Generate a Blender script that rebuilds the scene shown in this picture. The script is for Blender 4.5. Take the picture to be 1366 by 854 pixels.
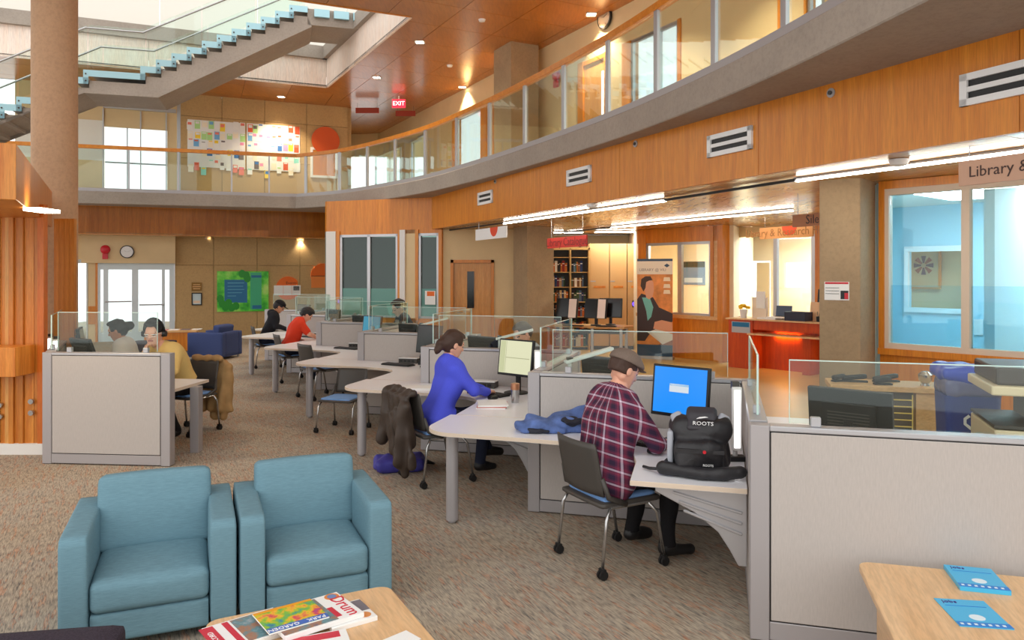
import bpy, math, random
import numpy as np
from mathutils import Vector, Matrix
random.seed(7)
for o in list(bpy.data.objects): bpy.data.objects.remove(o)
scene = bpy.context.scene
COL = scene.collection
# ---------------------------------------------------------------- camera
F, HC, HY = 1000.0, 1.91, 365.0          # focal length in pixels, eye height, horizon row (1366x854 frame)
cd = bpy.data.cameras.new('camera'); cam = bpy.data.objects.new('camera', cd); COL.objects.link(cam)
cd.sensor_width = 36; cd.lens = F/1366*36; cd.shift_y = -(427-HY)/1366
cd.clip_start = 0.05; cd.clip_end = 200
cam.location = (0, 0, HC); cam.rotation_euler = (math.pi/2, 0, 0)
scene.camera = cam
# ---------------------------------------------------------------- world and exposure
w = bpy.data.worlds.new('sky'); scene.world = w; w.use_nodes = True
bg = w.node_tree.nodes['Background']; bg.inputs[0].default_value = (1.0, 0.985, 0.96, 1); bg.inputs[1].default_value = 1.18
vs = scene.view_settings; vs.view_transform = 'Standard'; vs.look = 'None'; vs.gamma = 1; vs.use_curve_mapping = False
vs.exposure = 0.55
# ---------------------------------------------------------------- helpers
PI = math.pi
def pix(px, py, Y): return ((px-683)/F*Y, Y, HC-(py-HY)/F*Y)
def gp(px, py, z=0.0):                     # a pixel on the horizontal plane z
    Y = (HC-z)*F/(py-HY); return Vector(((px-683)/F*Y, Y, z))
def on_line(px, A, B):                     # a pixel column on the vertical plane through A, B
    a = (px-683)/F; dx, dy = B[0]-A[0], B[1]-A[1]
    t = (a*A[1]-A[0])/(dx-a*dy); return (A[0]+t*dx, A[1]+t*dy)
def wall_pt(px, py, A, B):
    X, Y = on_line(px, A, B); return Vector((X, Y, HC-(py-HY)/F*Y))
def lin(c):
    c = c/255.0; return c/12.92 if c <= .04045 else ((c+.055)/1.055)**2.4
def rgb(r, g, b): return (lin(r), lin(g), lin(b), 1)

class MB:
    def __init__(s): s.v = []; s.f = []; s.m = []; s.M = None
    def _add(s, vs, fs, mi=0):
        n = len(s.v)
        if s.M is not None: vs = [tuple(s.M @ Vector(p)) for p in vs]
        s.v += [tuple(p) for p in vs]; s.f += [tuple(i+n for i in f) for f in fs]; s.m += [mi]*len(fs); return s
    def box(s, x0, y0, z0, x1, y1, z1, mi=0):
        x0, x1 = min(x0, x1), max(x0, x1); y0, y1 = min(y0, y1), max(y0, y1); z0, z1 = min(z0, z1), max(z0, z1)
        return s._add([(x0,y0,z0),(x1,y0,z0),(x1,y1,z0),(x0,y1,z0),(x0,y0,z1),(x1,y0,z1),(x1,y1,z1),(x0,y1,z1)],
            [(0,3,2,1),(4,5,6,7),(0,1,5,4),(1,2,6,5),(2,3,7,6),(3,0,4,7)], mi)
    def bar(s, a, b, w, h, mi=0, up=(0,0,1)):   # rectangular bar from a to b
        a, b = Vector(a), Vector(b); d = (b-a).normalized(); up = Vector(up)
        if abs(d.dot(up)) > .99: up = Vector((1,0,0))
        sx = d.cross(up).normalized()*w/2; sy = sx.cross(d).normalized()*h/2
        P = [a-sx-sy, a+sx-sy, a+sx+sy, a-sx+sy, b-sx-sy, b+sx-sy, b+sx+sy, b-sx+sy]
        return s._add(P, [(0,3,2,1),(4,5,6,7),(0,1,5,4),(1,2,6,5),(2,3,7,6),(3,0,4,7)], mi)
    def prism(s, poly, z0, z1, mi=0):
        A = sum(poly[i][0]*poly[(i+1)%len(poly)][1]-poly[(i+1)%len(poly)][0]*poly[i][1] for i in range(len(poly)))
        if A < 0: poly = poly[::-1]
        n = len(poly)
        V = [(p[0],p[1],z0) for p in poly]+[(p[0],p[1],z1) for p in poly]
        Fs = [tuple(range(n-1,-1,-1)), tuple(range(n,2*n))]+[(i,(i+1)%n,n+(i+1)%n,n+i) for i in range(n)]
        return s._add(V, Fs, mi)
    def vprism(s, poly, y0, y1, mi=0):         # polygon in x,z extruded along y
        old = s.M; R = Matrix(((1,0,0,0),(0,0,-1,0),(0,1,0,0),(0,0,0,1)))
        s.M = R if old is None else old @ R
        s.prism(poly, -y1, -y0, mi); s.M = old; return s
    def tube(s, pts, r, n=8, mi=0):
        pts = [Vector(p) for p in pts]; rs = r if isinstance(r, (list,tuple)) else [r]*len(pts)
        V = []; prev = None
        for i, p in enumerate(pts):
            d = (pts[min(i+1,len(pts)-1)]-pts[max(i-1,0)]).normalized()
            if prev is None:
                up = Vector((0,0,1)) if abs(d.z) < .9 else Vector((1,0,0)); a = d.cross(up).normalized()
            else:
                a = (prev-d*prev.dot(d)).normalized()
            prev = a; b = d.cross(a)
            for k in range(n):
                t = 2*PI*k/n; V.append(p+(a*math.cos(t)+b*math.sin(t))*rs[i])
        Fs = []
        for i in range(len(pts)-1):
            for k in range(n): Fs.append((i*n+k, i*n+(k+1)%n, (i+1)*n+(k+1)%n, (i+1)*n+k))
        Fs.append(tuple(range(n-1,-1,-1))); Fs.append(tuple(range((len(pts)-1)*n, len(pts)*n)))
        return s._add(V, [f[::-1] for f in Fs], mi)
    def lathe(s, prof, c=(0,0,0), n=16, mi=0):
        V = []
        for r, z in prof:
            for k in range(n):
                t = 2*PI*k/n; V.append((c[0]+r*math.cos(t), c[1]+r*math.sin(t), c[2]+z))
        Fs = []
        for i in range(len(prof)-1):
            for k in range(n): Fs.append((i*n+k, i*n+(k+1)%n, (i+1)*n+(k+1)%n, (i+1)*n+k))
        Fs.append(tuple(range(n-1,-1,-1))); Fs.append(tuple(range((len(prof)-1)*n, len(prof)*n)))
        return s._add(V, Fs, mi)
    def cushion(s, c, size, r, bulge=(0,0,0), n=10, mi=0):   # rounded, slightly puffed box
        hx, hy, hz = size[0]/2, size[1]/2, size[2]/2; idx = {}; V = []; Fs = []
        def pt(p):
            key = tuple(round(q, 5) for q in p)
            if key in idx: return idx[key]
            x, y, z = p
            q = Vector((x*hx, y*hy, z*hz)); inn = Vector((max(-hx+r, min(hx-r, q.x)), max(-hy+r, min(hy-r, q.y)), max(-hz+r, min(hz-r, q.z))))
            d = q-inn
            if d.length > 1e-9: q = inn+d.normalized()*r
            q.x += bulge[0]*x*(1-y*y)*(1-z*z); q.y += bulge[1]*y*(1-x*x)*(1-z*z); q.z += bulge[2]*z*(1-x*x)*(1-y*y)
            idx[key] = len(V); V.append(Vector(c)+q); return idx[key]
        g = []
        for i in range(n+1):
            t = -1+2*i/n; g.append(math.copysign(abs(t)**.6, t))
        for ax in range(3):
            for sg in (-1, 1):
                for i in range(n):
                    for j in range(n):
                        q = []
                        for a, b in ((g[i],g[j]),(g[i+1],g[j]),(g[i+1],g[j+1]),(g[i],g[j+1])):
                            p = [0,0,0]; p[ax] = sg; p[(ax+1)%3] = a; p[(ax+2)%3] = b; q.append(pt(p))
                        if sg < 0: q = q[::-1]
                        if len(set(q)) == 4: Fs.append(tuple(q))
        return s._add(V, Fs, mi)
    def mesh(s, name, smooth=False):
        me = bpy.data.meshes.new(name); me.from_pydata(s.v, [], s.f)
        me.polygons.foreach_set('material_index', s.m)
        if smooth: me.polygons.foreach_set('use_smooth', [True]*len(s.f))
        me.update(); return me
    def build(s, name, mats, parent=None, loc=None, rz=0, smooth=False, bevel=0, seg=2, auto=False):
        if not s.v:                            # only a parent for its pieces
            o = bpy.data.objects.new(name, None); COL.objects.link(o); o.empty_display_size = .1; return o
        me = s.mesh(name, smooth or auto)
        for m in (mats if isinstance(mats, (list,tuple)) else [mats]): me.materials.append(m)
        o = bpy.data.objects.new(name, me); COL.objects.link(o)
        if parent is not None: o.parent = parent
        if loc is not None: o.location = loc
        o.rotation_euler.z = rz
        if bevel:
            b = o.modifiers.new('bevel', 'BEVEL'); b.width = bevel; b.segments = seg; b.limit_method = 'ANGLE'; b.angle_limit = .7
        if auto:
            try: me.set_sharp_from_angle(angle=.7)
            except Exception: pass
        return o
def tag(o, label=None, cat=None, group=None, kind=None):
    if label: o['label'] = label
    if cat: o['category'] = cat
    if group: o['group'] = group
    if kind: o['kind'] = kind
    return o
def thing(name, label, cat, loc=(0,0,0), rz=0, group=None):
    o = bpy.data.objects.new(name, None); COL.objects.link(o); o.empty_display_size = .1
    o.location = loc; o.rotation_euler = (0,0,rz); return tag(o, label, cat, group)
def copy_tree(o, parent=None):
    c = o.copy(); COL.objects.link(c); c.parent = parent
    for ch in list(o.children): copy_tree(ch, c)
    return c
def place(o, loc, rz, label=None, group=None):
    o.location = loc; o.rotation_euler = (0,0,rz)
    if label: o['label'] = label
    if group: o['group'] = group
    return o
def struct(o): o['kind'] = 'structure'; return o
def text(body, size, mat, parent, loc, rot, name='lettering', align='CENTER', ext=.001, sx=1.0):
    cu = bpy.data.curves.new(name, 'FONT'); cu.body = body; cu.size = size; cu.align_x = align; cu.align_y = 'CENTER'; cu.extrude = ext; cu.resolution_u = 2
    t = bpy.data.objects.new('tmp', cu); COL.objects.link(t)
    dg = bpy.context.evaluated_depsgraph_get(); me = bpy.data.meshes.new_from_object(t.evaluated_get(dg))
    bpy.data.objects.remove(t); me.materials.clear(); me.materials.append(mat); me.name = name
    o = bpy.data.objects.new(name, me); COL.objects.link(o); o.parent = parent; o.location = loc; o.rotation_euler = rot; o.scale = (sx,1,1)
    return o
# ---------------------------------------------------------------- materials
def nt(name):
    m = bpy.data.materials.new(name); m.use_nodes = True; t = m.node_tree; b = t.nodes['Principled BSDF']; return m, t, b
def coords(t, scale=(1,1,1), kind='Object', rot=(0,0,0)):
    tc = t.nodes.new('ShaderNodeTexCoord'); mp = t.nodes.new('ShaderNodeMapping'); mp.inputs['Scale'].default_value = scale; mp.inputs['Rotation'].default_value = rot
    t.links.new(tc.outputs[kind], mp.inputs[0]); return mp.outputs[0]
def noise(t, vec, scale, detail=3, rough=.55):
    n = t.nodes.new('ShaderNodeTexNoise'); n.inputs['Scale'].default_value = scale; n.inputs['Detail'].default_value = detail; n.inputs['Roughness'].default_value = rough
    t.links.new(vec, n.inputs[0]); return n.outputs[0]
def ramp(t, fac, stops, interp='LINEAR'):
    r = t.nodes.new('ShaderNodeValToRGB'); r.color_ramp.interpolation = interp
    els = r.color_ramp.elements
    while len(els) < len(stops): els.new(.5)
    for e, (p, c) in zip(els, stops): e.position = p; e.color = c
    t.links.new(fac, r.inputs[0]); return r.outputs[0]
def bump(t, b, h, strength=.2, dist=.01):
    n = t.nodes.new('ShaderNodeBump'); n.inputs['Strength'].default_value = strength; n.inputs['Distance'].default_value = dist
    t.links.new(h, n.inputs['Height']); t.links.new(n.outputs[0], b.inputs['Normal'])
def mix(t, fac, a, b, mode='MIX'):
    n = t.nodes.new('ShaderNodeMix'); n.data_type = 'RGBA'; n.blend_type = mode
    for sock, val in ((n.inputs[0], fac), (n.inputs[6], a), (n.inputs[7], b)):
        if hasattr(val, 'is_output'): t.links.new(val, sock)
        else: sock.default_value = val
    return n.outputs[2]
def plain(name, c, rough=.5, metal=0, var=.0, vscale=6, bmp=0, bscale=60, spec=.5, coat=0):
    m, t, b = nt(name); b.inputs['Roughness'].default_value = rough; b.inputs['Metallic'].default_value = metal; b.inputs['Specular IOR Level'].default_value = spec
    b.inputs['Coat Weight'].default_value = coat
    b.inputs['Base Color'].default_value = c
    if var:
        n = noise(t, coords(t), vscale, 4); k = ramp(t, n, [(.3, tuple(x*(1-var) for x in c[:3])+(1,)), (.7, tuple(min(1,x*(1+var)) for x in c[:3])+(1,))]); t.links.new(k, b.inputs['Base Color'])
    if bmp: bump(t, b, noise(t, coords(t), bscale, 3), bmp, .004)
    return m
def wood(name, c1, c2, sc=(14,14,.7), rough=.38, rnd=.0, coat=.0):
    m, t, b = nt(name); v = coords(t, sc); n1 = noise(t, v, 1.6, 5, .6); n2 = noise(t, coords(t, tuple(x*5 for x in sc)), 2.2, 2)
    c = ramp(t, n1, [(.3, c1), (.72, c2)]); c = mix(t, .18, c, ramp(t, n2, [(.35, (.12,.12,.12,1)), (.6, (1,1,1,1))]), 'MULTIPLY')
    if rnd:
        oi = t.nodes.new('ShaderNodeObjectInfo'); c = mix(t, rnd, c, ramp(t, oi.outputs['Random'], [(0, (.45,.4,.35,1)), (1, (1.0,1.0,1.0,1))]), 'MULTIPLY')
    t.links.new(c, b.inputs['Base Color']); b.inputs['Roughness'].default_value = rough; b.inputs['Coat Weight'].default_value = coat
    bump(t, b, n2, .05, .003); return m
def emis(name, c, s):
    m, t, b = nt(name); b.inputs['Base Color'].default_value = c; b.inputs['Emission Color'].default_value = c; b.inputs['Emission Strength'].default_value = s; return m
def glass(name, tint=(.93,.98,.96,1), gl=.10, rough=.02):
    m, t, b = nt(name); t.nodes.remove(b); out = t.nodes['Material Output']
    tr = t.nodes.new('ShaderNodeBsdfTransparent'); tr.inputs[0].default_value = tint
    g = t.nodes.new('ShaderNodeBsdfGlossy'); g.inputs['Roughness'].default_value = rough; g.inputs[0].default_value = (.95,1,.98,1)
    lw = t.nodes.new('ShaderNodeLayerWeight'); lw.inputs[0].default_value = .25
    mt = t.nodes.new('ShaderNodeMath'); mt.operation = 'MULTIPLY_ADD'; mt.inputs[1].default_value = .28; mt.inputs[2].default_value = gl*.18
    t.links.new(lw.outputs['Fresnel'], mt.inputs[0])
    x = t.nodes.new('ShaderNodeMixShader'); t.links.new(mt.outputs[0], x.inputs[0]); t.links.new(tr.outputs[0], x.inputs[1]); t.links.new(g.outputs[0], x.inputs[2]); t.links.new(x.outputs[0], out.inputs[0]); return m
M = {}
M['wood'] = wood('wood_veneer', rgb(204,118,28), rgb(228,146,44), (9,9,.5), .32)
M['wood_slat'] = wood('wood_slat', rgb(206,116,34), rgb(238,160,70), (12,12,.8), .35, .5)
M['slat_b'] = wood('wood_slat_red', rgb(190,92,28), rgb(216,122,44), (12,12,.8), .35, .3)
M['slat_c'] = wood('wood_slat_pale', rgb(226,158,78), rgb(242,188,112), (12,12,.8), .35, .3)
M['wood_pale'] = wood('wood_pale', rgb(214,164,104), rgb(232,188,132), (3,3,9), .35)
M['wood_table'] = wood('wood_table', rgb(224,178,126), rgb(238,200,154), (7,.8,7), .3)
M['wood_ceiling'] = wood('wood_ceiling', rgb(170,104,40), rgb(190,122,54), (2,.25,2), .28, .12, .12)
M['wood_soffit'] = wood('wood_soffit', rgb(196,140,72), rgb(218,168,100), (2,.25,2), .24, .12, .15)
M['wood_door'] = wood('wood_door', rgb(206,138,66), rgb(224,164,92), (8,8,.6), .35)
M['wood_rail'] = wood('wood_rail', rgb(210,122,34), rgb(230,148,52), (5,5,5), .28)
M['wood_red'] = wood('wood_red', rgb(190,62,14), rgb(214,84,24), (9,9,.5), .3)
M['cream'] = plain('cream_paint', rgb(222,196,150), .6, var=.04, vscale=2)
M['white_paint'] = plain('white_paint', rgb(232,228,218), .6)
M['white_post'] = plain('white_post', rgb(226,224,220), .5)
M['alu'] = plain('aluminium', rgb(186,186,190), .35, .6)
M['alu_paint'] = plain('silver_paint', rgb(172,168,170), .4, .3)
M['steel'] = plain('brushed_steel', rgb(190,190,190), .25, .9)
M['black'] = plain('black_plastic', rgb(24,24,26), .45)
M['dark'] = plain('dark_grey_plastic', rgb(70,66,62), .5)
M['dark_screen'] = plain('dark_screen', rgb(18,18,20), .15)
M['white'] = plain('white_plastic', rgb(236,236,236), .4)
M['top'] = plain('white_laminate', rgb(242,243,248), .3)
M['edge'] = plain('beige_edge', rgb(214,196,176), .5)
M['paper'] = plain('paper', rgb(240,240,238), .8)
M['rubber'] = plain('rubber', rgb(22,20,20), .7)
M['red'] = plain('red_paint', rgb(200,20,40), .35)
M['orange'] = plain('orange_print', rgb(236,110,24), .5)
M['glass'] = glass('clear_glass')
M['pane'] = glass('window_glass', (.90,.96,.97,1), .2)
M['frost'] = plain('frosted_film', rgb(110,164,156), .35)
M['frost'].node_tree.nodes['Principled BSDF'].inputs['Alpha'].default_value = .8
M['pane_dark'] = glass('tinted_glass', (.34,.46,.43,1), .25)
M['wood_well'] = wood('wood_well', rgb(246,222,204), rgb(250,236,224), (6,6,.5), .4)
M['glass_edge'] = plain('glass_edge', rgb(196,222,214), .2)
M['lamp'] = emis('lamp_white', (1,.97,.92,1), 9)
M['lamp_warm'] = emis('lamp_warm', (1,.86,.62,1), 12)
def concrete(name, c, dark=.72, sc=1.2):
    m, t, b = nt(name); v = coords(t); n1 = noise(t, v, sc, 6, .65); n2 = noise(t, v, 22, 4, .7)
    d = tuple(x*dark for x in c[:3])+(1,); k = ramp(t, n1, [(.28, d), (.72, c)]); k = mix(t, .25, k, ramp(t, n2, [(.3,(.4,.4,.4,1)),(.55,(1,1,1,1))]), 'MULTIPLY')
    t.links.new(k, b.inputs['Base Color']); b.inputs['Roughness'].default_value = .75; bump(t, b, n2, .15, .004); return m
M['concrete'] = concrete('concrete', rgb(176,150,116))
M['concrete_slab'] = concrete('concrete_slab', rgb(172,160,148), .8)
M['concrete_col'] = concrete('concrete_column', rgb(206,166,130), .85)
M['concrete_wall'] = concrete('concrete_wall', rgb(200,166,114), .85, .6)
# carpet: fine multicoloured streaks running along the desks
m, t, b = nt('carpet'); v0 = coords(t, rot=(0,0,-.49))
def sc_(vec, s):
    q = t.nodes.new('ShaderNodeMapping'); q.inputs['Scale'].default_value = s; t.links.new(vec, q.inputs[0]); return q.outputs[0]
n1 = noise(t, sc_(v0, (34,3.2,1)), 1.0, 3, .65); n2 = noise(t, sc_(v0, (110,13,1)), 1.0, 2, .6); n3 = noise(t, coords(t), .8, 3)
c = ramp(t, n1, [(.32, rgb(70,74,82)), (.41, rgb(150,138,124)), (.50, rgb(186,170,150)), (.56, rgb(104,102,102)), (.61, rgb(204,126,80)), (.68, rgb(158,150,138))])
c = mix(t, .42, c, ramp(t, n2, [(.36, rgb(44,46,52)), (.46, rgb(156,150,138)), (.55, rgb(190,178,158)), (.66, rgb(222,204,178))]))
c = mix(t, .25, c, ramp(t, n3, [(.35, rgb(170,144,112)), (.65, rgb(178,174,166))]))
t.links.new(c, b.inputs['Base Color']); b.inputs['Roughness'].default_value = .95; b.inputs['Specular IOR Level'].default_value = .1; bump(t, b, n2, .5, .006); M['carpet'] = m
M['lino'] = plain('tan_floor', rgb(206,164,98), .35, var=.05, vscale=1.5)
# fabrics
def weave(name, c, sc=(90,90,420), var=.12, rough=.85, bm=.25):
    m, t, b = nt(name); n = noise(t, coords(t, sc), 1, 3, .7); k = ramp(t, n, [(.3, tuple(x*(1-var) for x in c[:3])+(1,)), (.7, tuple(min(1,x*(1+var)) for x in c[:3])+(1,))])
    t.links.new(k, b.inputs['Base Color']); b.inputs['Roughness'].default_value = rough; b.inputs['Specular IOR Level'].default_value = .25; bump(t, b, n, bm, .003); return m
M['teal'] = weave('teal_upholstery', rgb(112,148,162), (20,60,240))
M['navy'] = weave('navy_upholstery', rgb(64,78,124))
M['char'] = weave('charcoal_upholstery', rgb(60,52,62), (120,120,120), .4)
M['panel'] = weave('panel_fabric', rgb(184,177,172), (150,150,18), .06, .9, .15)
M['seatblue'] = weave('seat_blue', rgb(120,160,214), (200,200,200), .08)
# ================================================================ the setting
def cr(pts, n=6):                          # Catmull-Rom through 2D points
    out = []; P = [Vector(p) for p in pts]; P = [2*P[0]-P[1]]+P+[2*P[-1]-P[-2]]
    for i in range(1, len(P)-2):
        for k in range(n):
            t = k/n; a, b, c, d = P[i-1], P[i], P[i+1], P[i+2]
            out.append(.5*((2*b)+(c-a)*t+(2*a-5*b+4*c-d)*t*t+(3*b-a-3*c+d)*t**3))
    out.append(P[-2]); return [(q.x, q.y) for q in out]
def strip(name, path, z0, z1, th, mat, parent=None, mb=None):   # a vertical band along a plan path, th to its right-hand side
    mb = mb or MB(); n = len(path); nor = []
    for i in range(n):
        a = Vector(path[max(i-1,0)]); b = Vector(path[min(i+1,n-1)]); d = (b-a).normalized(); nor.append(Vector((d.y,-d.x)))
    V = []
    for p, q in zip(path, nor):
        V += [(p[0],p[1],z0), (p[0],p[1],z1), (p[0]+q.x*th,p[1]+q.y*th,z1), (p[0]+q.x*th,p[1]+q.y*th,z0)]
    Fs = [(3,2,1,0), (4*n-4,4*n-3,4*n-2,4*n-1)]
    for i in range(n-1):
        a, b = 4*i, 4*i+4
        for k in range(4): Fs.append((a+k, a+(k+1)%4, b+(k+1)%4, b+k))
    mb._add(V, Fs)
    return mb.build(name, mat, parent) if name else mb
def wallbox(mb, A, B, z0, z1, th=.12, mi=0):    # slab between plan points A and B, thickness away from the viewer
    A, B = Vector(A[:2]), Vector(B[:2]); d = (B-A).normalized(); n = Vector((-d.y, d.x))
    if n.dot(A+B) < 0: n = -n
    mb.prism([tuple(A), tuple(B), tuple(B+n*th), tuple(A+n*th)], z0, z1, mi); return mb
def clip(poly, a, b):                      # keep the part of a convex polygon on the left of a->b
    out = []; d = (b[0]-a[0], b[1]-a[1])
    def side(p): return d[0]*(p[1]-a[1])-d[1]*(p[0]-a[0])
    for i in range(len(poly)):
        p, q = poly[i], poly[(i+1)%len(poly)]; sp, sq = side(p), side(q)
        if sp >= 0: out.append(p)
        if sp*sq < 0:
            t = sp/(sp-sq); out.append((p[0]+t*(q[0]-p[0]), p[1]+t*(q[1]-p[1])))
    return out
Z1, ZS, ZT, ZC = 2.95, 3.70, 4.02, 7.03    # lower soffit, slab underside, slab top, upper ceiling
floor = struct(MB().box(-17, -4, -.1, 10, 30, 0).build('floor', M['carpet']))
WFa, WFb = (-1.88, 17.6), (3.74, 5.47)
dW = (Vector(WFb)-Vector(WFa)).normalized(); nW = Vector((-dW.y, dW.x))       # nW points away from the atrium
def wf(t, off=0): p = Vector(WFa)+dW*t+nW*off; return (p.x, p.y)
LIB = [wf(-1,.1), wf(16,.1), (9.5,4), (9.5,25), (-1.7,25)]
lf = struct(MB().prism(LIB, .0, .006).build('floor_library', M['lino']))
# ---- gallery slab, its metal channel and glazed rail
curve = cr([(3.15,2.2),(2.95,3.5),(2.72,4.9),(2.38,6.68),(1.9,8.45),(1.2,10.4),(.04,12.97),(-.95,14.9),(-2.0,16.7),(-3.4,18.5),(-4.6,19.75),(-5.93,20.6)])
REAR_E = (-14.5, 17.96)
slab_poly = curve+[REAR_E, (-16,19.2), (-5.0,23.9), (-6.8,28), (-4.6,28.2), (9.5,24), (9.5,2.2)]
slab = struct(MB().prism(slab_poly, ZS, ZT).build('floor_gallery', M['concrete_slab'], bevel=.012, seg=1))
rear_path = [curve[-1], REAR_E]
full = curve+[REAR_E]
def off(path, d):
    out = []
    for i, p in enumerate(path):
        a = Vector(path[max(i-1,0)]); b = Vector(path[min(i+1,len(path)-1)]); t = (b-a).normalized(); out.append((p[0]+t.y*d, p[1]-t.x*d))
    return out
ch = struct(strip('trim_1', off(full,.02), ZT-.005, ZT+.085, .05, M['alu_paint']))
rail = thing('gallery_railing', 'glazed railing with curved orange wood handrail along the concrete gallery edge', 'railing', (2.7,4.9,ZT))
RO = Vector((2.7,4.9,ZT))
def loc2(path): return [(p[0]-RO.x, p[1]-RO.y) for p in path]
hp = loc2(off(full,.06))
strip('handrail', [(p[0],p[1]) for p in hp], 1.10, 1.19, .10, M['wood_rail'], rail)
# posts and panes, at the pixel columns of the photograph, on the slab edge
def curve_hit(px, path):
    a = (px-683)/F
    for i in range(len(path)-1):
        p, q = path[i], path[i+1]; sp, sq = p[0]-a*p[1], q[0]-a*q[1]
        if sp*sq <= 0:
            t = sp/(sp-sq); return (p[0]+t*(q[0]-p[0]), p[1]+t*(q[1]-p[1])), i
    return None, None
ro = off(full, .09)
posts = []
for px in (1165,1047,953,876,811,752,700,653,609,567,527,490,453,408):
    h, i = curve_hit(px, ro[:-1]); posts.append((h, i))
posts = [(ro[0],0)]+posts
rear_posts = [curve_hit(px, [ro[-2], ro[-1]])[0] for px in (359,309,238,172,95)]
for (p, i) in posts[1:]:
    d = Vector(ro[min(i+1,len(ro)-1)])-Vector(ro[i]); a = math.atan2(d.y, d.x)
    MB().box(-.045,-.02,0,.045,.02,1.03).build('post', M['alu'], rail, (p[0]-RO.x, p[1]-RO.y, .07), a, bevel=.004, seg=1)
for p in rear_posts:
    a = math.atan2(ro[-1][1]-ro[-2][1], ro[-1][0]-ro[-2][0])
    MB().box(-.02,-.02,0,.02,.02,1.03).build('post', M['alu'], rail, (p[0]-RO.x, p[1]-RO.y, .07), a)
def pane_along(p, q, ia, ib, path, z0, z1):
    pts = [p]+[path[k] for k in range(ia+1, ib+1)]+[q]
    clean = [pts[0]]
    for r in pts[1:]:
        if (Vector(r)-Vector(clean[-1])).length > .04: clean.append(r)
    strip('glass_pane', loc2(clean), z0, z1, .012, M['glass'], rail)
for k in range(len(posts)-1):
    (p, i), (q, j) = posts[k], posts[k+1]; pane_along(p, q, i, j, ro, .10, 1.09)
chain = [posts[-1][0], ro[-2]]+rear_posts+[ro[-1]]
strip('glass_pane', loc2([chain[0], chain[1]]), .10, 1.09, .012, M['glass'], rail)
for k in range(1, len(chain)-1): strip('glass_pane', loc2([chain[k], chain[k+1]]), .10, 1.09, .012, M['glass'], rail)
# ---- wood fascias, in veneer panels
fas = struct(MB().build('wall_fascia', M['wood']))
def panels(A, B, z0, z1, n, th, mat, parent, name='veneer_panel', gap=.006):
    A, B = Vector(A), Vector(B)
    for k in range(n):
        a = A+(B-A)*(k/n); b = A+(B-A)*((k+1)/n); g = (b-a).normalized()*gap/2
        mb = MB(); wallbox(mb, a+g, b-g, z0, z1, th); mb.build(name, mat, parent)
panels(WFa, wf(16), Z1, ZS, 6, .06, M['wood'], fas)
LSa, LSb = (-4.6,18.6), WFa
panels(LSa, LSb, Z1, ZS, 2, .06, M['wood'], fas)
RFa, RFb = (-15.5,17.93), (-4.7,22.3)
panels(RFa, RFb, Z1, ZS, 5, .06, M['wood'], fas)
bk = MB(); wallbox(bk, wf(0,.07), wf(16,.07), Z1+.01, ZS, .05); wallbox(bk, RFa, RFb, Z1+.01, ZS-.01, .1)
bk.prism([(-4.6,18.6),(-4.66,18.7),(-4.85,22.3),(-4.72,22.3)], Z1, ZS); bk.build('backing', M['wood'], fas)
# air grilles on the fascia
def rect_on(px0, py0, px1, py1, A, B):     # world rectangle (centre, width, height, angle) for a picture rectangle on a vertical plane
    P = wall_pt(px0, (py0+py1)/2, A, B); Q = wall_pt(px1, (py0+py1)/2, A, B); c = (P+Q)/2
    h = (py1-py0)/F*c.y; d = Vector((Q.x-P.x, Q.y-P.y)); return c, d.length, h, math.atan2(d.y, d.x)
for px, py in ((648,264),(773,235),(974,190),(1345,108)):
    c, _, _, a = rect_on(px-5,py-5,px+5,py+5,WFa,WFb)
    g = thing('air_grille', 'white two-slot air grille set in the orange wood fascia', 'vent', c, a, 'air grilles along the curved fascia')
    MB().box(-.31,-.025,-.02,.31,-.0085,.02).build('bar', M['white'], g)
    MB().box(-.36,-.03,-.125,-.30,.0,.125).box(.30,-.03,-.125,.36,0,.125).box(-.36,-.03,.072,.36,0,.125).box(-.36,-.03,-.125,.36,0,-.072).build('frame', M['white'], g)
    MB().box(-.31,-.008,-.1,.31,-.001,.1).build('slot', M['black'], g)
for px, py in ((1109,124),(848,192),(661,242)):
    P = wall_pt(px, py, WFa, WFb); a = math.atan2(dW.y, dW.x)
    o = thing('wall_sensor', 'small round grey sensor on the orange wood fascia', 'sensor', P, a, 'round sensors on the fascia')
    MB().tube([(0,0,0),(0,-.012,0)], .045, 14).build('plate', M['alu_paint'], o); MB().tube([(0,-.012,0),(0,-.03,0)], .02, 10).build('dome', M['dark'], o)
# ---- lower soffit (shiny wood-coloured metal tiles), clipped to the library side
def tile_grid(parent, region, ang, sx, sy, z, th, mat, name='ceiling_tile', gap=.012, lim=None):
    ca, sa = math.cos(ang), math.sin(ang)
    xs = [p[0]*ca+p[1]*sa for p in region[0]]; ys = [-p[0]*sa+p[1]*ca for p in region[0]]
    k = 0
    for i in range(math.floor(min(xs)/sx), math.ceil(max(xs)/sx)):
        for j in range(math.floor(min(ys)/sy), math.ceil(max(ys)/sy)):
            sq = [(i*sx+gap/2,j*sy+gap/2),((i+1)*sx-gap/2,j*sy+gap/2),((i+1)*sx-gap/2,(j+1)*sy-gap/2),(i*sx+gap/2,(j+1)*sy-gap/2)]
            sq = [(x*ca-y*sa, x*sa+y*ca) for x, y in sq]
            for a, b in region[1]:
                sq = clip(sq, a, b)
                if len(sq) < 3: break
            if len(sq) < 3: continue
            c = (sum(p[0] for p in sq)/len(sq), sum(p[1] for p in sq)/len(sq))
            if lim and not lim(c): continue
            MB().prism([(p[0]-c[0],p[1]-c[1]) for p in sq], 0, th).build(name, mat, parent, (c[0],c[1],z)); k += 1
    return k
def edges(poly): return [(poly[i], poly[(i+1)%len(poly)]) for i in range(len(poly))]
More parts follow.
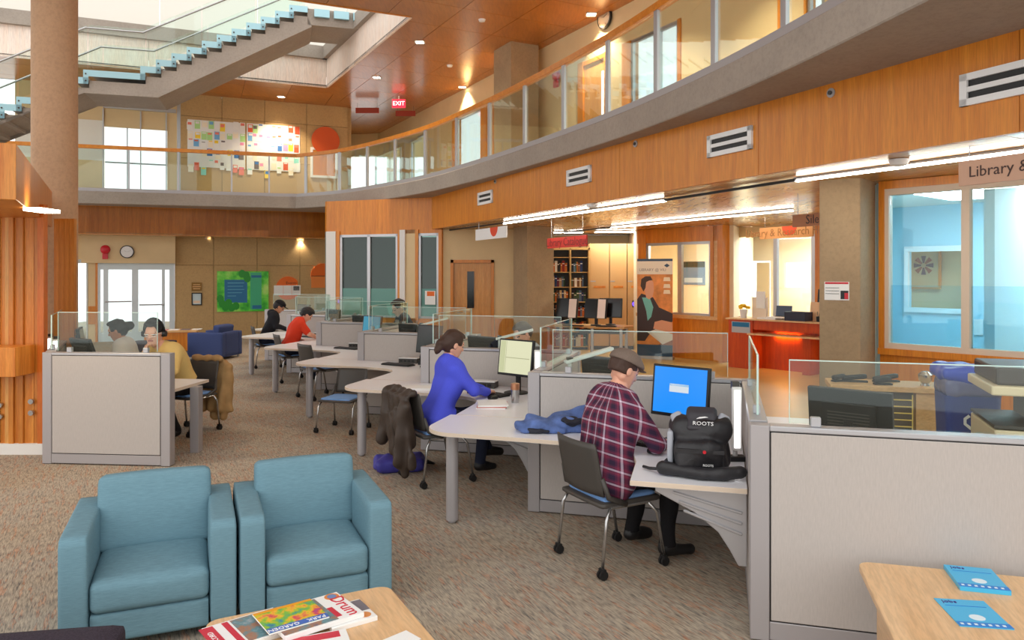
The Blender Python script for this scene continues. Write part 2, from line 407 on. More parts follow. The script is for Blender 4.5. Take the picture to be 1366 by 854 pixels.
def ccw(poly):
    A = sum(poly[i][0]*poly[(i+1)%len(poly)][1]-poly[(i+1)%len(poly)][0]*poly[i][1] for i in range(len(poly)))
    return poly if A > 0 else poly[::-1]
angW = math.atan2(dW.y, dW.x)
soff = struct(MB().prism(LIB, Z1+.04, Z1+.06).build('ceiling_library', M['dark']))
reg = ccw([wf(.2,.06), wf(14.2,.06), (8,6), (8,20.2), (-1.2,20.2)])
tile_grid(soff, (reg, edges(reg)), angW, 1.2, 1.2, Z1+.005, .02, M['wood_soffit'])
rs = struct(MB().prism([RFa, RFb, (-4.2,26), (-16,24)], Z1+.01, Z1+.05).build('ceiling_lobby', M['wood_soffit']))
struct(MB().prism([(-4.62,18.66), (-1.86,17.66), (-1.6,19.8),(-4.9,22.3)], Z1+.01, Z1+.05).build('ceiling_office', M['white_paint']))
# ---- upper ceiling with the stair well, in wood tiles
wA, wB, wC, wD = (-7.4,19.6), (-5.1,20.6), (-2.04,14.97), (-4.3,13.95)
dAB = Vector((wB[0]-wA[0], wB[1]-wA[1])).normalized(); wA2 = (wB[0]-dAB.x*11, wB[1]-dAB.y*11); wD2 = (wD[0]-2.26*4.6, wD[1]-1.02*4.6)
UWa, UWb = (-2.45,22.9), (2.34,13.95)
dU = (Vector(UWb)-Vector(UWa)).normalized(); nU = Vector((-dU.y, dU.x))
def uw(t, off=0): p = Vector(UWa)+dU*t+nU*off; return (p.x, p.y)
ceil = struct(MB().prism([wB, wC, wD, wD2, (-15.5,3), (8.2,3), uw(20,.2), uw(-5.5,.2), (-6.8,27.8), (-5.15,23.35), (-16,18.75), wA2], ZC+.03, ZC+.06).build('ceiling', M['dark']))
R1 = ccw([(-6.2,28), wB, wC, (2.2,5.6), (9,3.6), uw(18,.0), uw(-5,.0)])
vis = lambda c: abs(c[0]/max(c[1],.1)) < .85 and c[1] > 4.5
r1 = [wB, wC, (wC[0]+(wC[0]-wB[0])*1.7, wC[1]+(wC[1]-wB[1])*1.7)]
ext = (wC[0]+(wC[0]-wB[0])*1.8, wC[1]+(wC[1]-wB[1])*1.8)
reg1 = ccw([wB, ext, uw(13.5), uw(-5)])
ang = math.atan2(dU.y, dU.x)
tile_grid(ceil, (reg1, edges(reg1)), ang, 1.2, 1.2, ZC, .02, M['wood_ceiling'], lim=vis)
for reg4 in (ccw([wB, uw(-5), (-5.1,23.1)]), ccw([(-5.1,23.1), uw(-5), (-6.8,28)])): tile_grid(ceil, (reg4, edges(reg4)), ang, 1.2, 1.2, ZC, .02, M['wood_ceiling'])
reg2 = ccw([wC, wD2, (-12,5), ext])
tile_grid(ceil, (reg2, edges(reg2)), ang, 1.2, 1.2, ZC, .02, M['wood_ceiling'], lim=vis)
RW2a, RW2b = (-8.9,21.5), (-5.1,23.1)
dR = (Vector(RW2b)-Vector(RW2a)).normalized()
def rw2(px): return on_line(px, RW2a, RW2b)
reg3 = ccw([wA2, wB, RW2b, (RW2b[0]-dR.x*11, RW2b[1]-dR.y*11)])
tile_grid(ceil, (reg3, edges(reg3)), math.atan2(dR.y,dR.x), 1.2, 1.2, ZC, .02, M['wood_ceiling'])
# well sides: wood fascia, third-floor slab edge
wf3 = struct(MB().build('wall_well', M['wood']))
ring = [wD2, wD, wC, wB, wA2]
for k, (a, b) in enumerate(zip(ring[:-1], ring[1:])):
    n = max(1, round((Vector(b)-Vector(a)).length/2.2)); A, B = Vector(a), Vector(b)
    out = Vector((B.y-A.y, -(B.x-A.x))).normalized()
    for q in range(n):
        p0 = A+(B-A)*(q/n); p1 = A+(B-A)*((q+1)/n); g = (B-A).normalized()*.004
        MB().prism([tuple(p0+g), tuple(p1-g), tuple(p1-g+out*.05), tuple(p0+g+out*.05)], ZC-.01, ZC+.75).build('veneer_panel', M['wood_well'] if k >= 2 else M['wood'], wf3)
    MB().prism([tuple(A-out*.12), tuple(B-out*.12), tuple(B+out*.4), tuple(A+out*.4)], ZC+.75, ZC+1.09).build('slab_edge', M['concrete_slab'], wf3)
# third floor: pale wall behind the well, open to the skylight
w3 = struct(MB().build('wall_third_floor', M['white_paint']))
for k in range(6):
    a = Vector(wA2)+dAB*(k*2.6-1)+Vector((-dAB.y,dAB.x))*2.2; b = a+dAB*2.58
    mb = MB(); wallbox(mb, a, b, ZC+1.09, ZC+4.2, .08); mb.build('wall_panel', M['white_paint'], w3)
f3 = struct(MB().prism([wB, wA2, tuple(Vector(wA2)+Vector((-.6,2.8))), tuple(Vector(wB)+Vector((.5,2.8)))], ZC+.9, ZC+1.09).build('floor_third', M['concrete_slab']))
# ---- walls of the gallery level
uwall = struct(MB().build('wall_gallery', M['cream']))
def uwp(px): return on_line(px, UWa, UWb)
HZ = 6.30
mb = MB(); wallbox(mb, uw(-1.2), uw(13.5), HZ, ZC+.03, .15); mb.build('header', M['cream'], uwall)
def useg(p0, p1, mat, z0=ZT, z1=HZ, th=.15, name='wall_panel', fwd=0):
    A, B = Vector(uwp(p0)), Vector(uwp(p1)); mb = MB(); wallbox(mb, A-nU*fwd, B-nU*fwd, z0, z1, th); return mb.build(name, mat, uwall)
for p0, p1 in ((536,547),(567,604),(650,660),(679,772),(807,831),(908,957),(957,1040),(1042,1074),(1100,1150)): useg(p0, p1, M['cream'])
for p0, p1 in ((604,608),(642,650),(658,661),(679,682),(772,779),(807,810),(831,842),(905,909),(955,958),(1039,1043),(1074,1077)): useg(p0, p1, M['wood'], th=.2, name='wood_mullion', fwd=.03)
for k, (p0, p1) in enumerate(((500,534),(548,566),(609,642),(842,874),(878,905),(1077,1100)),1):
    A, B = uwp(p0), uwp(p1); wi = struct(MB().build('window_%d' % k, M['alu']))
    mb = MB(); wallbox(mb, A, B, ZT, HZ, .02); mb.build('pane', M['pane'], wi)
    mb = MB(); d = (Vector(B)-Vector(A)).normalized()*.05
    for a, b, z0, z1 in ((A, Vector(A)+d, ZT, HZ), (Vector(B)-d, B, ZT, HZ), (A, B, HZ-.06, HZ), (A, B, 4.9, 4.95)): wallbox(mb, a, b, z0, z1, .06)
    mb.build('window_frame', M['alu'], wi)
for k, (p0, p1, s) in enumerate(((661,679,.75),(780,807,.85)),1):
    A, B = Vector(uwp(p0)), Vector(uwp(p1)); d = struct(MB().build('door_%d' % k, M['wood_door']))
    mb = MB(); wallbox(mb, A, B, ZT, HZ-.1, .05); mb.build('door_leaf', M['wood_door'], d)
    a = A+(B-A)*s; b = A+(B-A)*(s+.13); mb = MB(); wallbox(mb, a-nU*.01, b-nU*.01, 4.6, 5.95, .012); mb.build('vision_strip', emis('lit_slit', (1,.98,.92,1), 1.2), d)  # the strip's own glow stands in for light through its glass
    mb = MB(); wallbox(mb, A-nU*.03, B-nU*.03, HZ-.1, HZ-.02, .1); mb.build('door_frame', M['wood'], d)
# concrete pillar on the gallery
P = Vector(uwp(712))-nU*.35
MBp = MB().box(-.42,-.3,0,.42,.4,ZC-ZT); tag(struct(MBp.build('wall_pillar', M['concrete'], None, (P.x-.15,P.y-.2,ZT), ang)))
# far end of the corridor
fe = struct(MB().build('wall_corridor_end', M['cream']))
mb = MB(); wallbox(mb, (-7.5,27.5), (-2.5,27.5), 6.2, ZC+.03); wallbox(mb, (-7.5,27.5), (-6.0,27.5), ZT, 6.2); wallbox(mb, (-4.6,27.5), (-4.35,27.5), ZT, 6.2); wallbox(mb, uw(-1.2), uw(-5.4), 6.2, ZC, .15); mb.build('wall_panel', M['cream'], fe)
mb = MB(); wallbox(mb, (-5.1,23.2), (-6.6,27.6), ZT, ZC); mb.build('side_wall', M['concrete_wall'], fe)
# rear wall of the gallery level: concrete with board joints, glazed lobby to its left
rw = struct(MB().build('wall_rear_upper', M['concrete_wall']))
ps = [240, 296, 353, 409, 464]
for k in range(4):
    A, B = Vector(rw2(ps[k])), Vector(rw2(ps[k+1])); g = dR*.006
    for z0, z1 in ((ZT,5.2),(5.21,6.4),(6.41,ZC)): mb = MB(); wallbox(mb, A+g, B-g, z0, z1, .2); mb.build('concrete_panel', M['concrete_wall'], rw)
mb = MB(); wallbox(mb, Vector(rw2(241))+Vector((-.08,.2)), Vector(rw2(464))+Vector((-.08,.2)), ZT, ZC, .05); mb.build('backing', M['concrete_wall'], rw)
mb = MB(); A, B = rw2(236), rw2(241); wallbox(mb, A, B, ZT, ZC, .1); mb.build('steel_post', M['alu'], rw)
for p0, p1, z0, z1, mt, nm in ((20,140,6.1,ZC,'cream','wall_panel'),(20,139,ZT,5.0,'cream','wall_panel'),(20,139,5.0,6.1,'white_paint','wall_panel'),(139,236,5.95,ZC,'cream','transom_panel'),(223,236,ZT,5.95,'cream','wall_panel')):
    mb = MB(); A, B = rw2(p0), rw2(p1); wallbox(mb, A, B, z0, z1, .1); mb.build(nm, M[mt], rw)
mb = MB()
for px in (138,188,222): A, B = rw2(px), rw2(px+1.6); wallbox(mb, Vector(A)-Vector((0,.05)), Vector(B)-Vector((0,.05)), ZT, ZC-.6, .06)
A, B = rw2(139), rw2(236); wallbox(mb, Vector(A)-Vector((0,.06)), Vector(B)-Vector((0,.06)), 6.45, 6.55, .06); mb.build('steel_frame', M['alu'], rw)
wi = struct(MB().build('window_7', M['alu'])); mb = MB(); A, B = rw2(140), rw2(223); wallbox(mb, A, B, ZT, 5.95, .02); mb.build('pane', M['pane'], wi)
mb = MB(); wallbox(mb, A, B, 4.95, 4.99, .05)
for px in (169,): C0, C1 = rw2(px), rw2(px+1.5); wallbox(mb, C0, C1, ZT, 5.95, .06)
mb.build('mullion', M['alu'], wi)
# ---- ground floor rear wall: concrete panels, entrance to the left
RGa, RGb = (-12.1,20.7), (-7.9,22.5)
def rg(px, o=0):
    p = Vector(on_line(px, RGa, RGb)); d = (Vector(RGb)-Vector(RGa)).normalized(); return tuple(p+Vector((d.y,-d.x))*o)
rgw = struct(MB().build('wall_rear', M['concrete_wall']))
ps = [233, 285, 343, 400, 452]
for k in range(4):
    for z0, z1 in ((0,2.15),(2.16,3.0)):
        mb = MB(); A, B = Vector(rg(ps[k])), Vector(rg(ps[k+1])); g = (B-A).normalized()*.006; wallbox(mb, A+g, B-g, z0, z1, .2); mb.build('concrete_panel', M['concrete_wall'], rgw)
mb = MB(); wallbox(mb, rg(233,-.21), rg(452,-.21), 0, 3.0, .05); mb.build('backing', M['concrete_wall'], rgw)
bulk = MB(); wallbox(bulk, rg(110,.25), rg(234,.25), 2.2, 2.98, .3); bulk.build('bulkhead', M['cream'], rgw)
mb = MB(); wallbox(mb, rg(30), rg(112), 2.3, 3.0, .15); wallbox(mb, rg(117), rg(129), 0, 2.3, .15); wallbox(mb, rg(30), rg(70), 0, 2.3, .15); mb.build('wall_panel', M['cream'], rgw)
mb = MB(); wallbox(mb, rg(127.5,.05), rg(130.5,.05), 0, 2.25, .15); wallbox(mb, rg(118,.03), rg(129,.03), .5, 1.0, .1); mb.build('wood_post', M['wood'], rgw)
wi = struct(MB().build('window_8', M['white'])); mb = MB(); wallbox(mb, rg(70), rg(117), 0, 2.3, .02); mb.build('pane', M['pane'], wi)
mb = MB(); wallbox(mb, rg(115), rg(118), 0, 2.3, .08); wallbox(mb, rg(90), rg(118), 2.2, 2.3, .08); mb.build('window_frame', M['white'], wi)
de = struct(MB().build('door_3', M['white'])); mb = MB(); wallbox(mb, rg(131), rg(233), .02, 2.22, .02); mb.build('pane', M['pane'], de)
mb = MB()
for a, b in ((131,134),(138,144.5),(176,184.5),(216,220),(226,233)): wallbox(mb, rg(a,.03), rg(b,.03), 0, 2.22, .08)
wallbox(mb, rg(131,.02), rg(233,.02), 2.02, 2.22, .08); wallbox(mb, rg(131,.02), rg(233,.02), 0, .25, .08); mb.build('door_frame', plain('door_white', rgb(214,226,232), .4), de)
mb = MB(); A, B = rg(141,.12), rg(176,.12); mb.tube([(A[0],A[1],1.12),(B[0],B[1],1.12)], .02); A, B = rg(186,.12), rg(219,.12); mb.tube([(A[0],A[1],1.02),(B[0],B[1],1.02)], .02); mb.build('push_bar', M['alu'], de)
# ---- glazed office front, below the left end of the fascia
of = struct(MB().build('wall_office', M['cream']))
def ls(px, o=0):
    p = Vector(on_line(px, LSa, LSb)); d = (Vector(LSb)-Vector(LSa)).normalized(); return tuple(p+Vector((d.y,-d.x))*o)
def seg(parent, p0, p1, z0, z1, mat, fn=ls, o=0, th=.12, name='wall_panel'):
    mb = MB(); wallbox(mb, fn(p0,o), fn(p1,o), z0, z1, th); return mb.build(name, mat, parent)
seg(of, 436.5,449, 0, Z1, M['white_post'], o=.05, th=.3, name='post'); seg(of, 534,557, 0, Z1, M['cream'], o=.0, name='pilaster'); seg(of, 534,541, 0, Z1, M['white_post'], o=.04)
seg(of, 449,590, 0, .85, M['wood'], name='wainscot'); seg(of, 449,590, 2.86, Z1, M['wood'], name='head')
for a, b in ((449,453.5),(531,534.5),(554.5,558.5),(585.5,590)): seg(of, a, b, .8, Z1, M['wood'], o=.03, th=.16, name='wood_frame')
for k, (a, b, mu) in enumerate(((453.5,531,492),(558.5,585.5,None)),9):
    wi = struct(MB().build('window_%d' % k, M['alu']))
    seg(wi, a, b, .85, 2.86, M['pane_dark'], th=.02, name='pane', o=-.03); seg(wi, a, b, .85, 1.55, M['frost'], th=.006, o=-.02, name='frosted_film')
    fr = MB()
    for p, q in ((a,a+3),(b-3,b)): wallbox(fr, ls(p,.01), ls(q,.01), .85, 2.86, .07)
    if mu: wallbox(fr, ls(mu-2,.01), ls(mu+2,.01), .85, 2.86, .07)
    wallbox(fr, ls(a,.01), ls(b,.01), .85, .9, .07); wallbox(fr, ls(a,.01), ls(b,.01), 2.8, 2.86, .07); fr.build('window_frame', M['alu'], wi)
# office room behind the tinted glazing
orr = struct(MB().build('wall_office_inner', M['concrete'])); mb = MB(); mb.box(-4.9,21.4,0,-1.5,21.5,Z1); mb.box(-1.72,17.8,0,-1.62,21.4,Z1); mb.prism([(-4.66,18.7),(-4.6,18.7),(-4.84,21.5),(-4.9,21.5)],0,Z1); mb.build('wall_panel', plain('office_grey', rgb(150,160,150), .7), orr)
# ---- beige wall with the flush wood door
bx0, bx1, by = -1.64, .12, 17.55
bw = struct(MB().build('wall_beige', M['cream']))
dx0, dx1 = (605-683)/F*by, (655-683)/F*by
MB().box(bx0,by,0,dx0,by+.12,Z1).box(dx1,by,0,bx1,by+.12,Z1).box(dx0,by,2.16,dx1,by+.12,Z1).build('wall_panel', M['cream'], bw)
MB().box(dx1+.09,by-.02,0,bx1,by-.001,.86).box(bx0,by-.02,0,dx0-.09,by-.001,.86).build('wainscot', M['wood'], bw)
MB().box(bx1-.05,by-.02,.86,bx1-.02,by,Z1).build('corner_bead', M['white_post'], bw)
d4 = struct(MB().build('door_4', M['wood_door']))
MB().box(dx0,by+.04,0,dx1,by+.09,2.16).build('door_leaf', M['wood_door'], d4)
MB().box(dx0-.07,by-.03,0,dx0,by+.1,2.23).box(dx1,by-.03,0,dx1+.07,by+.1,2.23).box(dx0-.07,by-.03,2.16,dx1+.07,by+.1,2.23).build('door_frame', M['wood'], d4)
cx = (628-683)/F*by; MB().box(cx-.085,by+.025,1.1,cx+.075,by+.045,1.96).build('vision_strip', M['dark_screen'], d4)
MB().tube([(dx0+.09,by+.04,1.0),(dx0+.09,by-.03,1.0),(dx0+.2,by-.03,1.0)], .012).build('door_handle', M['steel'], d4)
# ---- pillars
pa = struct(MB().prism([(.33,16.4),(.95,17.0),(.6,17.8),(.03,17.25)], 0, Z1+.03).build('wall_pillar_library', M['concrete'], bevel=.015))
pb = struct(MB().prism([(3.46,8.45),(3.80,8.18),(4.16,8.58),(3.84,8.86)], 0, Z1+.03).build('wall_pillar_desk', M['concrete'], bevel=.015))
col = struct(MB().lathe([(.272,0),(.272,10.5)], n=40).build('wall_column', M['concrete_col'], None, (-6.1,10,0), auto=True))
# ---- right window wall and the blue room behind it
RNa = (4.18,8.52); dN = Vector((.64,-.768)); nN = Vector((.768,.64))
def rn(px, o=0): p = Vector(on_line(px, RNa, (RNa[0]+dN.x, RNa[1]+dN.y))); return tuple(p-nN*o)
rnw = struct(MB().build('wall_right', M['wood'])); E = tuple(Vector(RNa)+dN*4)
mb = MB(); wallbox(mb, rn(1174), E, 0, 1.0, .12); mb.build('wainscot', M['wood'], rnw)
mb = MB(); wallbox(mb, rn(1174,.04), rn(1181,.04), 1.0, Z1, .18); wallbox(mb, rn(1174,.04), E, 2.86, Z1, .18); wallbox(mb, rn(1174,.06), E, 1.0, 1.07, .2); mb.build('wood_frame', M['wood'], rnw)
wi = struct(MB().build('window_11', M['white'])); mb = MB()
for a, b in ((1181,1186.5),(1283,1294)): wallbox(mb, rn(a,.02), rn(b,.02), 1.07, 2.86, .1)
wallbox(mb, rn(1181,.02), E, 2.79, 2.86, .1); wallbox(mb, rn(1181,.02), E, 1.07, 1.13, .1); mb.build('window_frame', M['edge'], wi)
for a, b in ((1186.5,1283),(1294,1420)): mb = MB(); wallbox(mb, rn(a,-.03), rn(b,-.03), 1.13, 2.79, .012); mb.build('pane', M['pane'], wi); mb = MB(); wallbox(mb, rn(a,-.045), rn(b,-.045), 1.13, 1.78, .003); mb.build('frosted_film', glass('frosted_sheet', (.80,.94,1,1), .2, .5), wi)
bluep = plain('blue_paint', rgb(178,218,232), .7)
BRa = tuple(Vector(RNa)+nN*3.0); BRb = tuple(Vector(RNa)+nN*3.0+dN)
def br(px, o=0): p = Vector(on_line(px, BRa, BRb)); return tuple(p-nN*o)
brw = struct(MB().build('wall_study_room', bluep))
mb = MB(); wallbox(mb, br(1150), br(1212), 0, Z1, .1); wallbox(mb, br(1283), br(1420), 0, Z1, .1); zb0, zb1 = 1.4, 2.25; wallbox(mb, br(1212), br(1283), 0, zb0, .1); wallbox(mb, br(1212), br(1283), zb1, Z1, .1)
s0 = Vector(br(1150)); s1 = Vector(rn(1175)); mb.prism([tuple(s0), tuple(s1+nN*.12), tuple(s1+nN*.12-dN*.1), tuple(s0-dN*.1)], 0, Z1)
s0 = Vector(br(1420)); s1 = s0-nN*2.85; mb.prism([tuple(s0), tuple(s1), tuple(s1+dN*.1), tuple(s0+dN*.1)], 0, Z1); mb.build('wall_panel', bluep, brw)
mb = MB(); wallbox(mb, br(1208,.05), br(1287,.05), zb1-.02, zb1+.06, .06); wallbox(mb, br(1208,.05), br(1287,.05), zb0-.06, zb0+.01, .06); wallbox(mb, br(1208,.05), br(1213,.05), zb0, zb1, .06); mb.build('window_frame', M['white'], brw)
mb = MB(); wallbox(mb, br(1190,-.6), br(1300,-.6), 0, Z1, .05); mb.build('far_wall', M['cream'], brw)
struct(MB().prism([rn(1174,-.13), tuple(Vector(rn(1174,-.13))+dN*4.2), tuple(Vector(br(1420))+dN*.3), br(1150)], Z1-.05, Z1-.02).build('ceiling_study_room', M['white_paint']))
# ---- library office wall with its bright window, service room behind the counter
LWo = (3.66,17.1); dL = Vector((.642,-.767)); nL = Vector((.767,.642))
def lw(px, o=0): p = Vector(on_line(px, LWo, (LWo[0]+dL.x, LWo[1]+dL.y))); return tuple(p-nL*o)
lww = struct(MB().build('wall_library', M['wood']))
seg(lww, 850,963, 0, .9, M['wood'], lw, name='wainscot'); seg(lww, 850,963, .9, .98, M['wood_pale'], lw, .05, .2, 'ledge'); seg(lww, 850,960, 2.62, Z1, M['wood'], lw, name='head')
for a, b in ((852,862),(948,952)): seg(lww, a, b, .9, Z1, M['wood'], lw, .02, .16, 'wood_frame')
seg(lww, 952,959, .9, Z1, M['wood_pale'], lw, 0, .12, 'wood_panel'); seg(lww, 959,966, 0, Z1, M['wood'], lw, .06, .25, 'wood_post')
wi = struct(MB().build('window_12', M['alu'])); mb = MB()
for a, b in ((862,865),(904.5,909),(945.5,948)): wallbox(mb, lw(a,.0), lw(b,.0), .98, 2.62, .08)
wallbox(mb, lw(862), lw(948), 2.56, 2.62, .08); wallbox(mb, lw(862), lw(948), .98, 1.03, .08); mb.build('window_frame', M['alu'], wi)
for a, b in ((865,904.5),(909,945.5)): seg(wi, a, b, 1.03, 2.56, M['pane'], lw, -.04, .012, 'pane')
offw = plain('office_wall', rgb(240,228,200), .7)
LBa = tuple(Vector(LWo)+nL*3); LBb = tuple(Vector(LWo)+nL*3+dL)
def lb(px, o=0): p = Vector(on_line(px, LBa, LBb)); return tuple(p-nL*o)
lbw = struct(MB().build('wall_library_office', offw)); mb = MB(); wallbox(mb, lb(835), lb(1000), 0, Z1, .1)
a, b = Vector(lb(835)), Vector(lw(848,-.13)); mb.prism([tuple(a), tuple(b), tuple(b-dL*.1), tuple(a-dL*.1)], 0, Z1)
a, b = Vector(lb(1000)), Vector(lw(966,-.2)); mb.prism([tuple(a), tuple(b), tuple(b+dL*.1), tuple(a+dL*.1)], 0, Z1); mb.build('wall_panel', offw, lbw)
# service opening: glazed screen set back behind the counter
SVa = tuple(Vector(LWo)+nL*.9); SVb = tuple(Vector(SVa)+dL)
def sv(px, o=0): p = Vector(on_line(px, SVa, SVb)); return tuple(p-nL*o)
svw = struct(MB().build('wall_service', M['wood'])); seg(svw, 966,1100, 0, .95, M['wood'], sv, name='wainscot'); seg(svw, 972,1100, 2.72, Z1, M['cream'], sv, name='head')
seg(svw, 976,980.5, .9, Z1, M['wood'], sv, .03, .16, 'wood_frame'); seg(svw, 964,976, .9, Z1, M['cream'], sv, 0, .12, 'wall_panel'); seg(svw, 1088,1100, .9, Z1, M['wood'], sv, .03, .16, 'wood_frame')
wi = struct(MB().build('window_13', M['alu'])); mb = MB()
for a, b in ((1031.5,1036.5),(1082,1088)): wallbox(mb, sv(a), sv(b), .95, 2.72, .08)
mb.build('window_frame', M['alu'], wi)
for a, b in ((980.5,1032),(1036,1083)): seg(wi, a, b, .95, 2.72, M['pane'], sv, -.04, .012, 'pane')
SBa = tuple(Vector(SVa)+nL*3.2); SBb = tuple(Vector(SBa)+dL)
def sb(px, o=0): p = Vector(on_line(px, SBa, SBb)); return tuple(p-nL*o)
sbw = struct(MB().build('wall_service_back', offw)); mb = MB(); wallbox(mb, sb(950), sb(1000), 0, Z1, .1); wallbox(mb, sb(1028), sb(1110), 0, 1.55, .1); wallbox(mb, sb(1028), sb(1046), 1.5, Z1, .1); wallbox(mb, sb(1080), sb(1110), 1.5, Z1, .1); wallbox(mb, sb(1046), sb(1080), 2.2, Z1, .1); wallbox(mb, sb(1000), sb(1028), 2.25, Z1, .1); mb.build('wall_panel', offw, sbw)
mb = MB(); wallbox(mb, sb(1010,.02), sb(1026,.02), 0, 2.2, .05); mb.build('door_leaf', plain('office_door', rgb(214,190,150), .5), sbw)
# library stacks end wall
le = struct(MB().box(-1.5,20.4,0,4.5,20.5,Z1).build('wall_stacks', M['cream']))
# ---- stair to the third floor
dS = Vector((.956,.292)); nS = Vector((-.292,.956)); T = Vector((-4.80,17.6)); RI, TR, WID = .168, .315, 1.45
Lr = T-dS*(11*TR); Ll = Lr-dS*1.12; ZL = 4.08+13*RI+.04; ZTOP = ZL+11*RI
st = thing('staircase', 'concrete staircase with glass sides rising through the ceiling opening', 'staircase', (Ll.x, Ll.y, 4.08), math.atan2(dS.y,dS.x))
zl = ZL-4.08                                # local: x along dS, y away from the viewer, landing from x=0 to 1.12
prof = []                                   # top profile, left to right
for k in range(13): prof += [(-(13-k)*TR, zl-(13-k)*RI-.03+RI*0), (-(12-k)*TR, zl-(13-k)*RI-.03)]
prof += [(0, zl-.03), (1.12, zl-.03)]
for k in range(11): prof += [(1.12+k*TR, zl+(k+1)*RI-.03), (1.12+(k+1)*TR, zl+(k+1)*RI-.03)]
xe, ze = 1.12+11*TR, zl+11*RI
lower = [(xe+.1, ze-.42), (1.12+.25, zl-.47), (-.1, zl-.47), (-13*TR+.1, 0), (-13*TR, 0)]
low2 = [(p[0], p[1]-.16) for p in prof]     # concrete follows the steps a little lower
MB().vprism(low2+lower, .05, WID-.05).build('waist', M['concrete_slab'], st)
tr = MB().box(0,0,-.03,TR+.02,WID,.0).mesh('tread'); tr.materials.append(M['concrete_slab'])
def addt(x, z):
    o = bpy.data.objects.new('tread', tr); COL.objects.link(o); o.parent = st; o.location = (x,0,z)
for k in range(13): addt(-(13-k)*TR, zl-(13-k)*RI+RI*0)
for k in range(11): addt(1.12+k*TR, zl+(k+1)*RI)
MB().box(0,0,zl-.03,1.14,WID,zl).build('landing', M['concrete_slab'], st)
platem = plain('pale_steel_plate', rgb(170,214,226), .3, .2)
for y in (-.03, WID+.015):
    mb = MB()
    pts = [(-(13-k)*TR, zl-(13-k)*RI) for k in range(13)]
    for k in range(13):
        x, z = -(13-k)*TR, zl-(13-k)*RI
        mb.box(x,y,z-.12,x+TR,y+.015,z+.02); mb.box(x+TR-.10,y,z-.12,x+TR,y+.015,z+RI+.02)
    mb.box(0,y,zl-.12,1.12,y+.015,zl+.02); mb.box(1.02,y,zl-.12,1.12,y+.015,zl+RI+.02)
    for k in range(11):
        x, z = 1.12+k*TR, zl+(k+1)*RI
        mb.box(x,y,z-.12,x+TR,y+.015,z+.02)
        if k < 10: mb.box(x+TR-.10,y,z-.12,x+TR,y+.015,z+RI+.02)
    mb.build('stringer_plate', platem, st)
    bm_ = MB()
    for k in range(10):
        x, z = 1.12+k*TR, zl+(k+1)*RI
        for zz in (z-.05, z+.1): bm_.tube([(x+TR-.05,y-.012,zz),(x+TR-.05,y+.02,zz)], .018, 6)
    for k in range(13):
        x, z = -(13-k)*TR, zl-(13-k)*RI
        for zz in (z-.05, z+.1): bm_.tube([(x+TR-.05,y-.012,zz),(x+TR-.05,y+.02,zz)], .018, 6)
    bm_.build('bolts', M['dark'], st)
    yy = y+.03 if y < 0 else y-.03
    slope = RI/TR
    for a, b in ((-4.1,-2.7),(-2.66,-1.36),(-1.32,-.03)): 
        MB().vprism([(a,zl+a*slope+.02),(b,zl+b*slope+.02),(b,zl+b*slope+1.0),(a,zl+a*slope+1.0)], yy, yy+.012).build('glass_panel', M['glass'], st)
    MB().vprism([(0,zl+.02),(1.12,zl+.02),(1.12,zl+1.0),(0,zl+1.0)], yy, yy+.012).build('glass_panel', M['glass'], st)
    for k in range(3):
        a = k*1.155+.02; b = a+1.12
        MB().vprism([(1.12+a,zl+a*slope+.15),(1.12+b,zl+b*slope+.15),(1.12+b,zl+b*slope+1.05),(1.12+a,zl+a*slope+1.05)], yy, yy+.012).build('glass_panel', M['glass'], st)
    MB().tube([(-4.1,yy-.05,zl-4.1*slope+.92),(-.05,yy-.05,zl+.92),(1.08,yy-.05,zl+.92),(xe,yy-.05,ze+.95)], .022, 8).build('handrail', M['steel'], st)
# bridge from the stair head to the well edge
e0 = on_line(470, wB, wC); L_ = 3.0
MB().box(xe, .05, ze-.38, xe+L_, WID-.05, ze).build('bridge', M['concrete_slab'], st)
for k in range(3): MB().box(xe+.15+k*.45,-.05,ze-.2,xe+.5+k*.45,.03,ze-.02).build('edge_plate', platem, st)
# ================================================================ implicit-surface modelling for bodies, cloth and bags
def V3(p): return np.array(p, dtype=np.float64)
def cone(a, b, r1, r2, mat=0, k=.03): return ('c', V3(a), V3(b), r1, r2, mat, k)
def ball(c, r, mat=0, k=.03, s=(1,1,1), R=None): return ('e', V3(c), r, V3(s), R, mat, k)
def rbx(c, h, r, mat=0, k=.02, R=None): return ('b', V3(c), V3(h), r, R, mat, k)
def rotm(rx=0, ry=0, rz=0): return np.array((Matrix.Rotation(rz,3,'Z') @ Matrix.Rotation(ry,3,'Y') @ Matrix.Rotation(rx,3,'X')))
def dist(pr, P):
    if pr[0] == 'c':
        _, a, b, r1, r2 = pr[:5]; ab = b-a; t = np.clip(((P-a)@ab)/max(ab@ab,1e-9), 0, 1)
        return np.linalg.norm(P-a-t[:,None]*ab, axis=1)-(r1+(r2-r1)*t)
    if pr[0] == 'e':
        _, c, r, s, R = pr[:5]; q = P-c
        if R is not None: q = q@R
        q = q/s; l = np.linalg.norm(q, axis=1); return (l-r)*s.min() if s.min() != s.max() else l-r
    _, c, h, r, R = pr[:5]; q = P-c
    if R is not None: q = q@R
    d = np.abs(q)-(h-r); return np.linalg.norm(np.maximum(d,0), axis=1)+np.minimum(d.max(axis=1),0)-r
def field(prims, P, disp=None):
    D = None
    for pr in prims:
        d = dist(pr, P); k = pr[-1]
        if D is None: D = d
        else:
            h = np.maximum(k-np.abs(D-d), 0)/k; D = np.minimum(D,d)-h*h*k*.25
    if disp is not None: D = D+disp(P)
    return D
